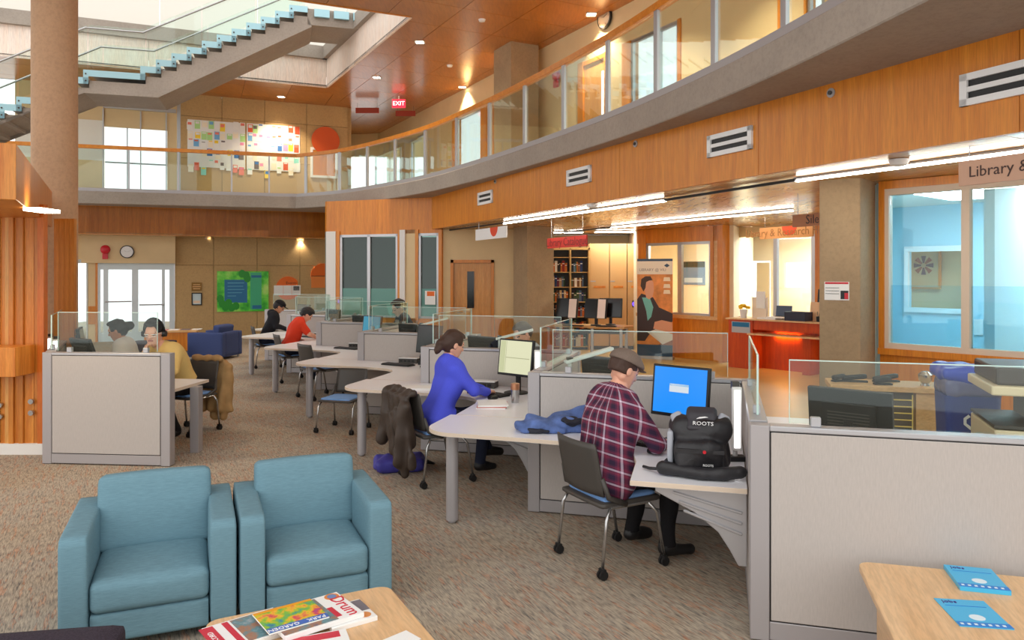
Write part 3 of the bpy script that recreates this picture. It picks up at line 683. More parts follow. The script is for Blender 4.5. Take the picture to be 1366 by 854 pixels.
def nets(prims, res, disp=None, cut=None, pad=.03):
    lo = np.full(3, 1e9); hi = -lo
    for pr in prims:
        if pr[0] == 'c':
            r = max(pr[3],pr[4]); lo = np.minimum(lo, np.minimum(pr[1],pr[2])-r); hi = np.maximum(hi, np.maximum(pr[1],pr[2])+r)
        else:
            r = pr[2]*pr[3].max() if pr[0] == 'e' else np.linalg.norm(pr[2]); lo = np.minimum(lo, pr[1]-r); hi = np.maximum(hi, pr[1]+r)
    lo = lo-pad; hi = hi+pad; n = np.ceil((hi-lo)/res).astype(int)+1
    ax = [lo[i]+res*np.arange(n[i]) for i in range(3)]
    P = np.stack(np.meshgrid(*ax, indexing='ij'), -1).reshape(-1,3)
    D = field(prims, P, disp)
    if cut is not None: D = np.maximum(D, cut(P))
    D = D.reshape(n); ins = D < 0
    cn = n-1; cnt = np.zeros(cn); acc = np.zeros(tuple(cn)+(3,))
    base = np.stack(np.meshgrid(*[np.arange(c) for c in cn], indexing='ij'), -1).astype(float)
    corner = lambda A, o: A[o[0]:o[0]+cn[0], o[1]:o[1]+cn[1], o[2]:o[2]+cn[2]]
    for axis in range(3):
        for a in (0,1):
            for b in (0,1):
                o0 = [0,0,0]; o0[(axis+1)%3] = a; o0[(axis+2)%3] = b; o1 = list(o0); o1[axis] = 1
                d0, d1 = corner(D,o0), corner(D,o1); x = (d0 < 0) != (d1 < 0); t = np.where(x, d0/np.where(x, d0-d1, 1), 0)
                p = base+np.array(o0, float); p[...,axis] += t; acc += np.where(x[...,None], p, 0); cnt += x
    act = cnt > 0; idx = np.full(cn, -1); idx[act] = np.arange(act.sum())
    V = lo+res*(acc[act]/cnt[act][:,None]); Fs = []
    for axis in range(3):
        u, v = (axis+1)%3, (axis+2)%3
        sl0 = [slice(None)]*3; sl1 = [slice(None)]*3; sl0[axis] = slice(0,-1); sl1[axis] = slice(1,None)
        A, B = ins[tuple(sl0)], ins[tuple(sl1)]; x = A != B; c = np.argwhere(x)
        c = c[(c[:,u] > 0)&(c[:,v] > 0)&(c[:,u] < n[u]-1)&(c[:,v] < n[v]-1)]
        if not len(c): continue
        def g(du, dv): q = c.copy(); q[:,u] -= du; q[:,v] -= dv; return idx[q[:,0],q[:,1],q[:,2]]
        Q = np.stack([g(1,1),g(0,1),g(0,0),g(1,0)], 1); fl = ~A[c[:,0],c[:,1],c[:,2]]; Q[fl] = Q[fl][:,::-1]; Fs.append(Q)
    Fs = np.concatenate(Fs) if Fs else np.zeros((0,4),int)
    C = V[Fs].mean(axis=1)
    best = np.full(len(C), 1e9); mt = np.zeros(len(C), int)
    for pr in prims:
        d = dist(pr, C)+(.0038 if pr[-2] >= 4 else 0); m = d < best; best[m] = d[m]; mt[m] = pr[-2]
    return V, Fs, mt
def np_obj(name, pieces, mats, parent=None, loc=None, rz=0, smooth=True):
    Vs, Fs, Ms, n = [], [], [], 0
    for V, Fc, mt in pieces: Vs.append(V); Fs.append(Fc+n); Ms.append(mt); n += len(V)
    V = np.concatenate(Vs); Fc = np.concatenate(Fs); mt = np.concatenate(Ms)
    me = bpy.data.meshes.new(name); me.vertices.add(len(V)); me.vertices.foreach_set('co', V.ravel())
    me.loops.add(len(Fc)*4); me.loops.foreach_set('vertex_index', Fc.ravel().astype(np.int32))
    me.polygons.add(len(Fc)); me.polygons.foreach_set('loop_start', np.arange(0,len(Fc)*4,4,dtype=np.int32)); me.polygons.foreach_set('loop_total', np.full(len(Fc),4,dtype=np.int32))
    for m in mats: me.materials.append(m)
    me.polygons.foreach_set('material_index', mt.astype(np.int32))
    if smooth: me.polygons.foreach_set('use_smooth', np.ones(len(Fc),dtype=bool))
    me.update(calc_edges=True); me.validate()
    o = bpy.data.objects.new(name, me); COL.objects.link(o)
    if parent is not None: o.parent = parent
    if loc is not None: o.location = loc
    o.rotation_euler.z = rz
    return o
def folds(amp=.006, f=38, seed=0):
    r = np.random.RandomState(seed); w = r.uniform(-1,1,(5,3))*f; ph = r.uniform(0,6,5)
    def fn(P):
        q = P+.04*np.sin(P[:,[1,2,0]]*9+seed); return amp*np.mean([np.sin(q@w[i]+ph[i]) for i in range(5)], axis=0)*2
    return fn
def hand(wrist, fwd, down, side, curl=.6, s=1.0, mat=0):     # side = +1 left hand, -1 right hand; fwd and down are directions
    f = V3(fwd); f /= np.linalg.norm(f); d = V3(down); d -= f*(d@f); d /= np.linalg.norm(d); t = np.cross(d, f)*side   # towards the thumb
    w = V3(wrist); pr = [cone(w, w+f*.03*s, .024*s, .026*s, mat, .02)]
    for q in (-1,-.33,.33,1): pr.append(cone(w+f*.025*s+t*q*.016*s, w+f*.088*s+t*q*.028*s, .016*s, .0125*s, mat, .018))
    for i, (q, L) in enumerate(((1,.074),(.33,.082),(-.33,.076),(-1,.060))):
        p = w+f*.088*s+t*q*.028*s; a = 0.0; L *= s
        for j, (fr, r) in enumerate(((.45,.0092),(.32,.0083),(.23,.0075))):
            a += curl*(.55 if j == 0 else .75); e = p+(f*math.cos(a)+d*math.sin(a))*L*fr; pr.append(cone(p, e, r*s, r*s*.93, mat, .004)); p = e
    p = w+f*.03*s+t*.026*s; e = p+(f*.55+t*.75+d*.35)*.04*s; pr.append(cone(p, e, .0135*s, .011*s, mat, .012)); e2 = e+(f*.85+t*.25+d*.4)*.034*s; pr.append(cone(e, e2, .0105*s, .0085*s, mat, .005))
    return pr
def head(c, yaw, pitch, sc=1.0, roll=0):           # +x is forward before rotation; returns skin prims and a transform
    R = rotm(roll,0,0) if roll else np.eye(3); R = rotm(0,pitch,yaw)@R; c = V3(c)
    def T(p): return c+R@(V3(p)*sc)
    pr = [ball(T((-.012,0,.035)), .094*sc, 0, .03, (1.05,.82,1.0), R), ball(T((.022,0,-.030)), .072*sc, 0, .04, (.95,.86,1.15), R),
          ball(T((.050,0,-.088)), .030*sc, 0, .03, (1,1.1,.8), R), cone(T((.088,0,.012)), T((.105,0,-.022)), .009*sc, .0135*sc, 0, .014), ball(T((.098,0,-.024)), .012*sc, 0, .012, (1,1.5,.8), R),
          cone(T((.078,-.03,.028)), T((.078,.03,.028)), .013*sc, .013*sc, 0, .02), cone(T((.086,-.018,-.055)), T((.086,.018,-.055)), .0075*sc, .0075*sc, 4, .006),
          cone(T((.04,0,-.095)), T((-.03,.05,-.05)), .02*sc, .02*sc, 0, .03), cone(T((.04,0,-.095)), T((-.03,-.05,-.05)), .02*sc, .02*sc, 0, .03)]
    for s in (-1,1): pr += [ball(T((-.012,s*.082,-.005)), .028*sc, 0, .008, (.75,.3,1.1), R), ball(T((.079,s*.031,.004)), .0085*sc, 5, .003, (1,1.25,.6), R), cone(T((.085,s*.018,.030)), T((.076,s*.048,.030)), .0035*sc, .0028*sc, 6, .003)]
    return pr, T, R
skin_m = {}
def skin(name, c):
    if name not in skin_m:
        m, t, b = nt('skin_'+name); b.inputs['Base Color'].default_value = c; b.inputs['Roughness'].default_value = .5; b.inputs['Subsurface Weight'].default_value = .08; b.inputs['Subsurface Radius'].default_value = (.02,.008,.004); skin_m[name] = m
    return skin_m[name]
M['lip'] = plain('lip', rgb(176,96,84), .5); M['eye'] = plain('eye', rgb(40,30,26), .2); M['brow'] = plain('brow', rgb(46,32,24), .8)
def person(label, loc, rz, J, cols, sleeve=1.0, res=.011, hres=.006, group=None, collar=True):
    """J: joints in the sitter's own frame (x forward, y to the sitter's left, z up from the floor)."""
    hip = V3(J['hip']); chest = V3(J['chest']); neck = V3(J['neck']); hd = V3(J['head']); waist = V3(J.get('waist', hip*.5+chest*.5)); sc = J.get('fat', 1.0)
    y = V3((-math.sin(J.get('twist',0)), math.cos(J.get('twist',0)), 0))
    pr = []
    lev = [(hip, .105*sc, .125*sc, 2), (hip*.6+waist*.4, .10*sc, .118*sc, 1), (waist, .085*sc, .112*sc, 1), (waist*.5+chest*.5, .10*sc, .118*sc, 1), (chest, .115*sc, .118*sc, 1), (chest*.45+neck*.55, .12*sc, .095*sc, 1), (chest*.15+neck*.85, .09*sc, .07*sc, 1)]
    for c, hw, r, m in lev: pr.append(cone(c-y*hw, c+y*hw, r, r, m, .06))
    if J.get('skirt'): pr.append(cone(hip-y*.1, hip+y*.1, .14*sc, .14*sc, 1, .05))
    pr.append(cone(neck-V3((0,0,.03)), hd+V3((-.02,0,-.03)), .054, .05, 0, .02))
    if collar: pr.append(cone(neck+V3((-.02,-.02,.0)), neck+V3((-.02,.02,.0)), .066, .066, 1, .03))
    if J.get('hood'): pr += [ball(neck+V3((-.075,0,.0)), .085, 1, .05, (.8,1.25,.75)), cone(neck+V3((.0,-.06,.01)), neck+V3((.0,.06,.01)), .05, .05, 1, .03)]
    parts = []
    for s, S in ((1,'L'),(-1,'R')):
        sh = J.get('sh'+S); sh = V3(sh) if sh is not None else chest*.35+neck*.65+y*s*.175*sc+V3((0,0,-.025)); el = V3(J['el'+S]); wr = V3(J['wr'+S])
        e = .008 if sleeve > .3 else .0
        if sleeve >= 1.0: pr += [cone(sh, el, .068, .052, 1, .04), cone(el, wr, .050, .036, 1, .03), cone(wr, wr+(wr-el)*.12, .026, .024, 0, .01)]
        elif sleeve >= .5:      # rolled to just under the elbow
            m_ = el+(wr-el)*.25; pr += [cone(sh, el, .068, .056, 1, .04), cone(el, m_, .056, .052, 1, .02), cone(el, wr, .042, .027, 0, .015)]
        else:
            m_ = sh+(el-sh)*.72; pr += [cone(sh, m_, .072, .064, 1, .04), cone(m_, el, .046, .042, 0, .01), cone(el, wr, .042, .027, 0, .015)]
        hf = J.get('hf'+S, wr-el); hdn = J.get('hd'+S, (0,0,-1))
        if not J.get('nohands'): parts.append(nets(hand(wr, hf, hdn, s, J.get('curl'+S, .6)), J.get('handres', .0045), pad=.012))
        hp = hip+y*s*.10+V3((.02,0,-.01)); kn = V3(J['kn'+S]); an = V3(J['an'+S]); toe = V3(J['toe'+S])
        pr += [cone(hp, kn, .095, .066, 2, .05), cone(kn, an, .064, .052, 2, .03), cone(an+V3((-.02,0,-.035)), toe, .046, .038, 3, .015), cone(an+V3((0,0,-.03)), an+V3((0,0,.02)), .05, .046, 3, .015)]
    cl = folds(J.get('fold', .006), 30, int(abs(loc[0])*100)%97)
    lowz = J.get('floor', .004)
    body = nets(pr, res, cl, cut=lambda P: lowz-P[:,2])
    hp_, T, R = head(hd, J.get('yaw',0), J.get('pitch',0), J.get('hsc',1.0), J.get('roll',0))
    face = nets(hp_, hres, pad=.015)
    o = np_obj('person', [body, face]+parts, [cols['skin'], cols['top'], cols['pants'], cols['shoes'], M['lip'], M['eye'], M['brow']], None, loc, rz)
    tag(o, label, 'person', group)
    return o, T, R
def seated(lean=.12, dz=0, **kw):
    J = dict(hip=(0,0,.56), waist=(.02+lean*.25,0,.74), chest=(.03+lean*.8,0,.95), neck=(.05+lean*1.25,0,1.12), head=(.10+lean*1.5,0,1.26), elL=(.20,.24,.83), elR=(.20,-.24,.83), wrL=(.43,.12,.765), wrR=(.43,-.12,.765),
             knL=(.44,.13,.53), knR=(.44,-.13,.53), anL=(.42,.14,.11), anR=(.42,-.14,.11), toeL=(.58,.16,.05), toeR=(.58,-.16,.05))
    J.update(kw); return J
# ================================================================ the zigzag row of workstations
P0 = Vector((1.30,3.94)); LU, LV = 1.64, 1.72; A0 = math.atan2(-.27,.963)
uv = Vector((math.cos(A0), math.sin(A0))); vv = Vector((-math.sin(A0), math.cos(A0))); SV = -uv*LU+vv*LV
def Pn(i): return P0+SV*i
HP = 1.12
def partition(name_label, a, b, glass_in=(.10,.10), glass_h=.34, group=None, end_post=(True,True)):
    a, b = Vector(a), Vector(b); L = (b-a).length; rz = math.atan2(b.y-a.y, b.x-a.x)
    t = thing('desk_partition', name_label, 'partition', (a.x,a.y,0), rz, group)
    x0, x1 = .05, L-.05
    if end_post[0]: MB().box(-.048,-.048,.005,.048,.048,HP).build('post', M['alu_paint'], t, bevel=.004, seg=1)
    if end_post[1]: MB().box(L-.048,-.048,.005,L+.048,.048,HP).build('post', M['alu_paint'], t, bevel=.004, seg=1)
    MB().box(x0,-.036,.1,x1,.036,HP-.03).build('core', M['black'], t)
    MB().box(x0,-.046,.012,x1,.046,.105).build('base_strip', M['alu_paint'], t, bevel=.003, seg=1)
    MB().box(x0-.002,-.048,HP-.028,x1+.002,.048,HP).build('top_cap', M['alu'], t, bevel=.005, seg=1)
    for s in (-1,1): MB().box(x0+.006,s*.037,.113,x1-.006,s*.047,HP-.034).build('fabric_tile', M['panel'], t, bevel=.003, seg=1)
    if glass_h:
        g0, g1 = x0+glass_in[0], x1-glass_in[1]
        g = MB().box(g0,-.005,HP+.012,g1,.005,HP+glass_h).build('glass_pane', M['glass'], t)
        MB().box(g0,-.0055,HP+glass_h-.002,g1,.0055,HP+glass_h+.003).box(g0-.003,-.0055,HP+.012,g0,.0055,HP+glass_h+.003).box(g1,-.0055,HP+.012,g1+.003,.0055,HP+glass_h+.003).build('glass_edge', M['glass_edge'], g)
        for x in (g0+.10, g1-.14): MB().box(x,-.02,HP,x+.05,.02,HP+.05).build('glass_clamp', M['alu'], t, bevel=.004, seg=1)
    return t
def arc(cx, cy, r, a0, a1, n=8): return [(cx+r*math.cos(math.radians(a0+(a1-a0)*k/n)), cy+r*math.sin(math.radians(a0+(a1-a0)*k/n))) for k in range(n+1)]
def worktop_poly(end):
    p = [(1.585,-.055),(-.055,-.055),(-.055,.045),(-.74,.045)]
    p += arc(-.46,-.38,.28,180,262,8)
    p += [(-.2,-.665),(.1,-.675),(.4,-.70),(.60,-.735)]
    p += [(.74,-.79),(.84,-.87),(.90,-.98),(.93,-1.12),(.945,end),(1.585,end)]
    return p
def desk(label, org, ang, end, ext=True):
    t = thing('desk', label, 'desk', (org.x,org.y,0), ang)
    mb = MB(); poly = worktop_poly(end) if ext else [(1.585,-.055),(.05,-.055),(.05,-.665)]+[p for p in worktop_poly(end) if p[0] > .05 and p[1] < -.1]; mb.prism(poly, .70, .73)
    for k in range(2, len(mb.f)): mb.m[k] = 1
    mb.build('worktop', [M['top'], M['edge']], t, bevel=.003, seg=1)
    if ext: MB().lathe([(.03,.004),(.03,.02),(.047,.022),(.047,.70)], (-.545,-.445,0), 20).build('leg', M['alu_paint'], t, auto=True)
    b = MB(); y = end+.09
    b.vprism([(1.08,.698),(1.585,.698),(1.585,.27),(1.54,.27),(1.49,.36),(1.43,.45),(1.30,.55),(1.08,.655)], y, y+.03)
    for q in (0,.05,.1): b.bar((1.18+q*.6,y-.006,.66-q),(1.56,y-.006,.57-q*1.2), .012,.016)
    b.build('bracket', M['alu'], t, bevel=.004, seg=1)
    return t
def loc_w(org, ang, x, y, z=0): return Vector((org.x+x*math.cos(ang)-y*math.sin(ang), org.y+x*math.sin(ang)+y*math.cos(ang), z))
# ---- office equipment
def screen_mat(name, c, s=1.0): m = emis('screen_'+name, c, s*.66); m.node_tree.nodes['Principled BSDF'].inputs['Base Color'].default_value = (.01,.01,.01,1); return m
def monitor(label, p, rz, scr=None, w=.44, h=.36, z=.90, tilt=.12, content=None):
    t = thing('monitor', label, 'monitor', (p.x,p.y,.73), rz)
    zb = z-.73
    MB().lathe([(.12,.001),(.12,.012),(.10,.018),(.03,.02)], n=20).build('base', M['black'], t, auto=True)
    MB().box(-.025,.02,.015,.025,.05,zb+.2).build('neck', M['black'], t, bevel=.004, seg=1)
    R = Matrix.Translation((0,0,zb+h/2)) @ Matrix.Rotation(-tilt,4,'X')
    mb = MB(); mb.M = R; mb.box(-w/2,-.015,-h/2,w/2,.02,h/2); mb.box(-w*.32,.02,-h*.34,w*.32,.04,h*.30); mb.build('case', M['black'], t, bevel=.005)
    mb = MB(); mb.M = R; b = .016; mb.box(-w/2+b,-.0165,-h/2+b+.008,w/2-b,-.0152,h/2-b); s = mb.build('screen', scr or M['dark_screen'], t)
    if content:
        for (x0,z0,x1,z1,mt) in content:
            mb = MB(); mb.M = R; mb.box(x0*w,-.0175,z0*h,x1*w,-.0166,z1*h); mb.build('screen_window', mt, s)
    mb = MB(); mb.M = R
    for q in range(8): mb.box(-w*.25,.04,-h*.2+q*.018,w*.25,.0405,-h*.2+q*.018+.006)
    mb.build('vent', M['dark'], t)
    return t
keym = plain('key_grey', rgb(52,50,52), .5)
def make_keyboard():
    t = thing('keyboard', 'keyboard', 'keyboard'); MB().box(-.22,-.075,.0,.22,.075,.018).build('tray', M['black'], t, bevel=.004)
    mb = MB()
    for r in range(5):
        for c in range(14):
            if r == 0 and 3 <= c <= 8: continue
            mb.box(-.208+c*.0298,-.066+r*.026,.018,-.208+c*.0298+.025,-.066+r*.026+.021,.025)
    mb.box(-.118,-.066,.018,.05,-.045,.025); tag(mb.build('keys', keym, t), kind='stuff'); return t
def make_mouse():
    t = thing('mouse', 'mouse', 'mouse'); MB().cushion((0,0,.016),(.06,.10,.032),.014,(0,0,.004),6).build('shell', M['black'], t, smooth=True)
    MB().tube([(0,.015,.033),(0,.03,.032)],.006,6).build('wheel', M['dark'], t); return t
def make_dock():
    t = thing('computer_unit', 'unit', 'computer'); MB().box(-.13,-.07,.0,.13,.07,.062).build('case', M['dark'], t, bevel=.006); MB().box(-.132,-.072,.062,.132,.072,.072).build('lid', M['white'], t, bevel=.004)
    mb = MB()
    for k in range(4): mb.box(-.11+k*.055,-.073,.018,-.07+k*.055,-.0705,.048)
    mb.build('ports', M['black'], t)
    return t
def lamp(label, p, rz, fold=True):
    t = thing('task_lamp', label, 'lamp', (p.x,p.y,.73), rz)
    MB().box(-.06,-.04,.0,.06,.04,.03).build('clamp', M['black'], t, bevel=.004)
    MB().tube([(0,0,.03),(0,0,.47)], .016, 10).build('post', M['white_post'], t, auto=True)
    if fold:
        MB().box(-.03,-.05,.07,.03,-.022,.47).build('head', M['white_post'], t, bevel=.006); MB().box(-.018,-.0535,.09,.018,-.05,.45).build('tube', emis('lamp_tube', (1,.98,1,1), 1.4), t)
    else:
        mb = MB(); mb.M = Matrix.Translation((0,0,.47)) @ Matrix.Rotation(.25,4,'Y'); mb.box(-.38,-.04,-.012,.04,.04,.014); mb.build('head', M['white_post'], t, bevel=.006)
    MB().box(-.022,-.022,.455,.022,.022,.50).build('hinge', M['dark'], t)
    return t
kb0, ms0, dk0 = make_keyboard(), make_mouse(), make_dock()
used = {}
def inst(proto, loc, rz, label):
    o = proto if not used.get(proto.name) else copy_tree(proto); used[proto.name] = 1
    return place(o, loc, rz, label)
who = {1:'of the man in the plaid shirt', 2:'of the woman in the blue sweater', 3:'with the empty chair turned outward', 4:'with the tucked-in empty chair', 5:'of the man in the red shirt', 6:'of the man in the black hoodie'}
scr_blue = screen_mat('blue', rgb(14,136,236), 1.2); scr_doc = screen_mat('document', rgb(236,236,196), .9); scr_teal = screen_mat('teal', rgb(30,140,170), .9)
pw, pl = screen_mat('white', rgb(226,236,244), .9), screen_mat('line', rgb(190,192,150), .8)
pl2 = screen_mat('margin', rgb(214,218,170), .85)
for i in range(1,7):
    o = Pn(i); a = A0
    c = loc_w(o,a,LU,0)
    partition('grey fabric partition with glass top along the back of the desk '+who[i], o, (c.x,c.y))
    q = Pn(i-1)
    partition('grey fabric side partition with glass top beside the desk '+who[i], (c.x-vv.x*.05+0, c.y-vv.y*.05), (q.x+vv.x*.05, q.y+vv.y*.05), end_post=(False,False))
    desk('white curved corner desk '+('on a round silver leg ' if i < 6 else '')+who[i], o, a, -1.57 if i == 1 else -1.668, i < 6)
    mp = loc_w(o,a,1.17,-.47)
    if i == 1: monitor('black monitor with a bright blue screen facing the plaid-shirted man', mp, a-.45, scr_blue, content=[(-.18,-.02,.16,.14,pw),(-.18,.10,.16,.14,screen_mat('bar', rgb(120,190,240), .9))])
    elif i == 2: monitor('black monitor showing a pale document beside the woman in blue', mp-Vector((.03,-.02,0)), a-.45, scr_doc, content=[(-.45,-.42,-.3,.44,pl2),(-.28,-.02,.42,.0,pl),(-.28,-.42,-.27,.44,pl)])
    elif i == 4: monitor('monitor with a teal screen on the desk '+who[i], mp, a-.45, scr_teal, content=[(-.1,-.45,.2,-.1,screen_mat('pale', rgb(190,190,200), .8))])
    else: monitor('black monitor with a dark screen on the desk '+who[i], mp, a-.45)
    kp = loc_w(o,a,.72,-.42,.73) if i > 2 else loc_w(o,a,.90,-.62,.73)
    inst(kb0, kp, a-.45 if i <= 2 else a-.25, 'black keyboard on the desk '+who[i])
    if i in (2,1): inst(ms0, loc_w(o,a,1.02,-.86,.73), a-.5, 'black mouse on the desk '+who[i])
    inst(dk0, loc_w(o,a,.76,-.14,.73) if i != 2 else loc_w(o,a,.72,-.18,.73), a, 'small dark computer unit with ports on the desk '+who[i])
    if i <= 2: lamp('white task lamp folded down on the desk '+who[i], loc_w(o,a,1.53,-.93) if i == 1 else loc_w(o,a,1.43,-.78), 0)
    if i in (3,4): 
        b = thing('power_hub', 'black power hub standing on the desk '+who[i], 'power hub', loc_w(o,a,.98,-.26,.73), a)
        MB().box(-.035,-.05,0,.035,.05,.05).build('base', M['black'], b, bevel=.006); MB().tube([(0,0,.05),(0,0,.10),(.02,0,.15)], .03, 10).build('arm', M['black'], b)
# the far side of the spine
who2 = {0:'on the far side of the tall near partition', 1:'across the partition from the plaid-shirted man', 2:'across the partition from the woman in blue', 3:'across the partition from the outward-turned chair', 4:'of the dark-haired man in the charcoal T-shirt'}
c0 = loc_w(Pn(0),A0,LU,0); partition('tall near grey fabric partition with glass top standing by the pamphlet table', Pn(0), (c0.x,c0.y))
for i in range(0,5):
    o = loc_w(Pn(i),A0,LU,0); a = A0+PI
    if i > 0 or True: desk('white corner desk '+who2[i], Vector((o.x,o.y)), a, -1.668)
    monitor('black monitor seen from behind '+who2[i], loc_w(o,a,1.15 if i else 1.12,-.52), a-.45, z=.86 if i else .88, h=.34 if i else .37, w=.46)
    if i in (1,): lamp('pale task lamp swung out '+who2[i], loc_w(o,a,1.38,-.12), a+.5, False)
    if i in (2,3): lamp('pale task lamp swung out '+who2[i], loc_w(o,a,.9,-.30), a+.2, False)
# ---- task chairs on castors
def make_chair():
    t = thing('task_chair', 'chair', 'chair')                  # faces +x
    for sy in (-1,1):
        for sx in (-1,1):
            top = (.15*sx-.02, .235*sy, .43); bot = (.245*sx, .255*sy, .065)
            l = MB().tube([top, (.2*sx-.01,.25*sy,.36), bot], .0115, 8).build('leg', M['steel'], t, smooth=True)
            MB().tube([(bot[0],bot[1]-.022,.032),(bot[0],bot[1]-.006,.032)], .03, 12).tube([(bot[0],bot[1]+.006,.032),(bot[0],bot[1]+.022,.032)], .03, 12).box(bot[0]-.012,bot[1]-.026,.035,bot[0]+.012,bot[1]+.026,.07).build('castor', M['rubber'], l, auto=True)
        MB().tube([(-.17,.235*sy,.43),(.13,.235*sy,.43)], .0115, 8).build('side_rail', M['steel'], t)
        MB().tube([(-.05,.238*sy,.44),(-.19,.245*sy,.50),(-.225,.225*sy,.62)], [.02,.018,.015], 8).build('back_arm', M['dark'], t, smooth=True)
    MB().cushion((0,0,.445),(.47,.48,.04),.018,(.01,.0,-.01),8).build('seat_shell', M['dark'], t, smooth=True)
    MB().cushion((.01,0,.468),(.41,.42,.035),.016,(0,0,.008),8).build('seat_pad', M['seatblue'], t, smooth=True)
    mb = MB(); nx, nz = 10, 8; V = []; Fs = []
    for side in (0,1):
        for j in range(nz+1):
            for k in range(nx+1):
                u = k/nx*2-1; v = j/nz; wd = .225*(1-.10*(v-.5)**2) if v < .9 else .215
                V.append((-.20-.07*v-.035*(1-u*u)*1-side*.012, u*wd, .50+.34*v))
    n = (nx+1)*(nz+1)
    for j in range(nz):
        for k in range(nx):
            a = j*(nx+1)+k; Fs.append((a,a+1,a+nx+2,a+nx+1)); Fs.append((n+a+nx+1,n+a+nx+2,n+a+1,n+a))
    rim = [k for k in range(nx+1)]+[(j+1)*(nx+1)+nx for j in range(nz)]+[nz*(nx+1)+k for k in range(nx-1,-1,-1)]+[j*(nx+1) for j in range(nz-1,0,-1)]
    for q in range(len(rim)): a, b = rim[q], rim[(q+1)%len(rim)]; Fs.append((a,n+a,n+b,b))
    mb._add(V, Fs); mb.build('backrest', M['dark'], t, smooth=True)
    return t
ch0 = make_chair(); CHA = .50
CG = 'grey task chairs with blue seats on castors'
def chair(loc, rz, label): return inst(ch0, loc, rz, label)
c1 = chair((.656,5.01,0), .50, 'grey task chair with a blue seat under the man in the plaid shirt')
c2 = chair((-.70,6.98,0), .53, 'grey task chair with a dark coat hung over its back')
c3 = chair((-2.06,9.13,0), 0, 'empty grey task chair with a blue seat turned outward, its back to the desk')
c3.rotation_euler.z = -1.85; c3.scale = (.92,.92,.86)
c4 = chair((-2.95,11.55,0), .75, 'empty grey task chair pushed in between the outward-turned chair and the red-shirted man')
c5 = chair((-3.92,13.35,0), .55, 'grey task chair seating the man in the red shirt')
c6 = chair((-5.02,15.35,0), .45, 'grey task chair seating the man in the black hoodie')
c7 = chair((-1.80,12.75,0), PI+.5, 'grey task chair seating the man in the charcoal T-shirt')
c8 = chair((.22,8.85,0), PI+.5, 'grey task chair behind the glass across from the woman in blue')
# ================================================================ lounge seats in the foreground
def lounge(label, loc, rz, m, w=.83, d=.80, group=None, foot=False):
    t = thing('armchair', label, 'armchair', loc, rz, group)      # faces -y, origin at the middle of its front edge
    aw = .135; ah = .60
    for s in (-1,1): MB().cushion((s*(w/2-aw/2),d/2,ah/2+.03),(aw,d,ah-.06),.018,(.004,0,.004),8).build('arm', m, t, smooth=True)
    MB().cushion((0,d/2,.13),(w-2*aw-.004,d-.02,.15),.015,n=6).build('base', m, t, smooth=True)
    MB().cushion((0,.30,.285),(w-2*aw-.006,.61,.165),.04,(.003,.012,.022),12).build('seat_cushion', m, t, smooth=True)
    mb = MB(); mb.M = Matrix.Translation((0,.60,.545)) @ Matrix.Rotation(-.16,4,'X'); mb.cushion((0,0,0),(w-2*aw+.03,.17,.42),.035,(.004,.02,.010),12); mb.build('back_cushion', m, t, smooth=True)
    MB().cushion((0,d-.05,.34),(w-2*aw,.09,.54),.02,n=6).build('back', m, t, smooth=True)
    for sx in (-1,1):
        for sy in (.06,d-.06): MB().box(sx*(w/2-.07)-.02,sy-.02,0,sx*(w/2-.07)+.02,sy+.02,.065).build('foot', M['steel'], t)
    return t
fd = Vector((.92,.39)).normalized(); fa = math.atan2(fd.y,fd.x); FL = Vector((-2.225,3.66))
m1 = FL+fd*.415; m2 = FL+fd*(.83+.012+.415)
lounge('teal fabric armchair beside the dark ottoman', (m1.x,m1.y,0), fa, M['teal'])
lounge('teal fabric armchair on the carpet nearer the desks, its arm touching the other armchair', (m2.x,m2.y,0), fa, M['teal'])
# coffee table
def rrect(w, d, r, n=5): return arc(w/2-r,d/2-r,r,0,90,n)+arc(-w/2+r,d/2-r,r,90,180,n)+arc(-w/2+r,-d/2+r,r,180,270,n)+arc(w/2-r,-d/2+r,r,270,360,n)
def table(label, loc, rz, w, d, h, r=.06):
    t = thing('coffee_table', label, 'table', loc, rz); MB().prism(rrect(w,d,r), h-.035, h).build('table_top', M['wood_table'], t, bevel=.006)
    for sx in (-1,1): MB().prism([(sx*(w/2-.09)-.02,-d/2+.1),(sx*(w/2-.09)+.02,-d/2+.1),(sx*(w/2-.09)+.02,d/2-.1),(sx*(w/2-.09)-.02,d/2-.1)], 0, h-.035).build('side_support', M['wood_table'], t)
    return t
tc = Vector((-.60,3.51)); ta = math.atan2(.36,.69); tdx = Vector((math.cos(ta),math.sin(ta))); tdy = Vector((-tdx.y,tdx.x))
TW, TD = .80, 1.15
tctr = tc-tdx*TW/2-tdy*TD/2+tdx*.02
table('low maple coffee table with newspapers in front of the teal armchairs', (tctr.x,tctr.y,0), ta, TW, TD, .45)
tr2 = Vector((1.70,3.70)); ctr = tr2+uv*.55-vv*.47
table('maple side table with blue pamphlets against the tall partition', (ctr.x,ctr.y,0), A0, 1.1, .90, .50)
# ottoman
ot = thing('ottoman', 'dark woven ottoman in front of the left teal armchair', 'ottoman', (-2.05,2.86,0), .18)
MB().cushion((0,0,.32),(.92,.56,.20),.035,(0,0,.012),10).build('cushion', M['char'], ot, smooth=True); MB().box(-.44,-.26,.08,.44,.26,.22).build('base', M['char'], ot)
for sx in (-1,1):
    for sy in (-1,1): MB().box(sx*.4-.02,sy*.22-.02,0,sx*.4+.02,sy*.22+.02,.08).build('foot', M['steel'], ot)
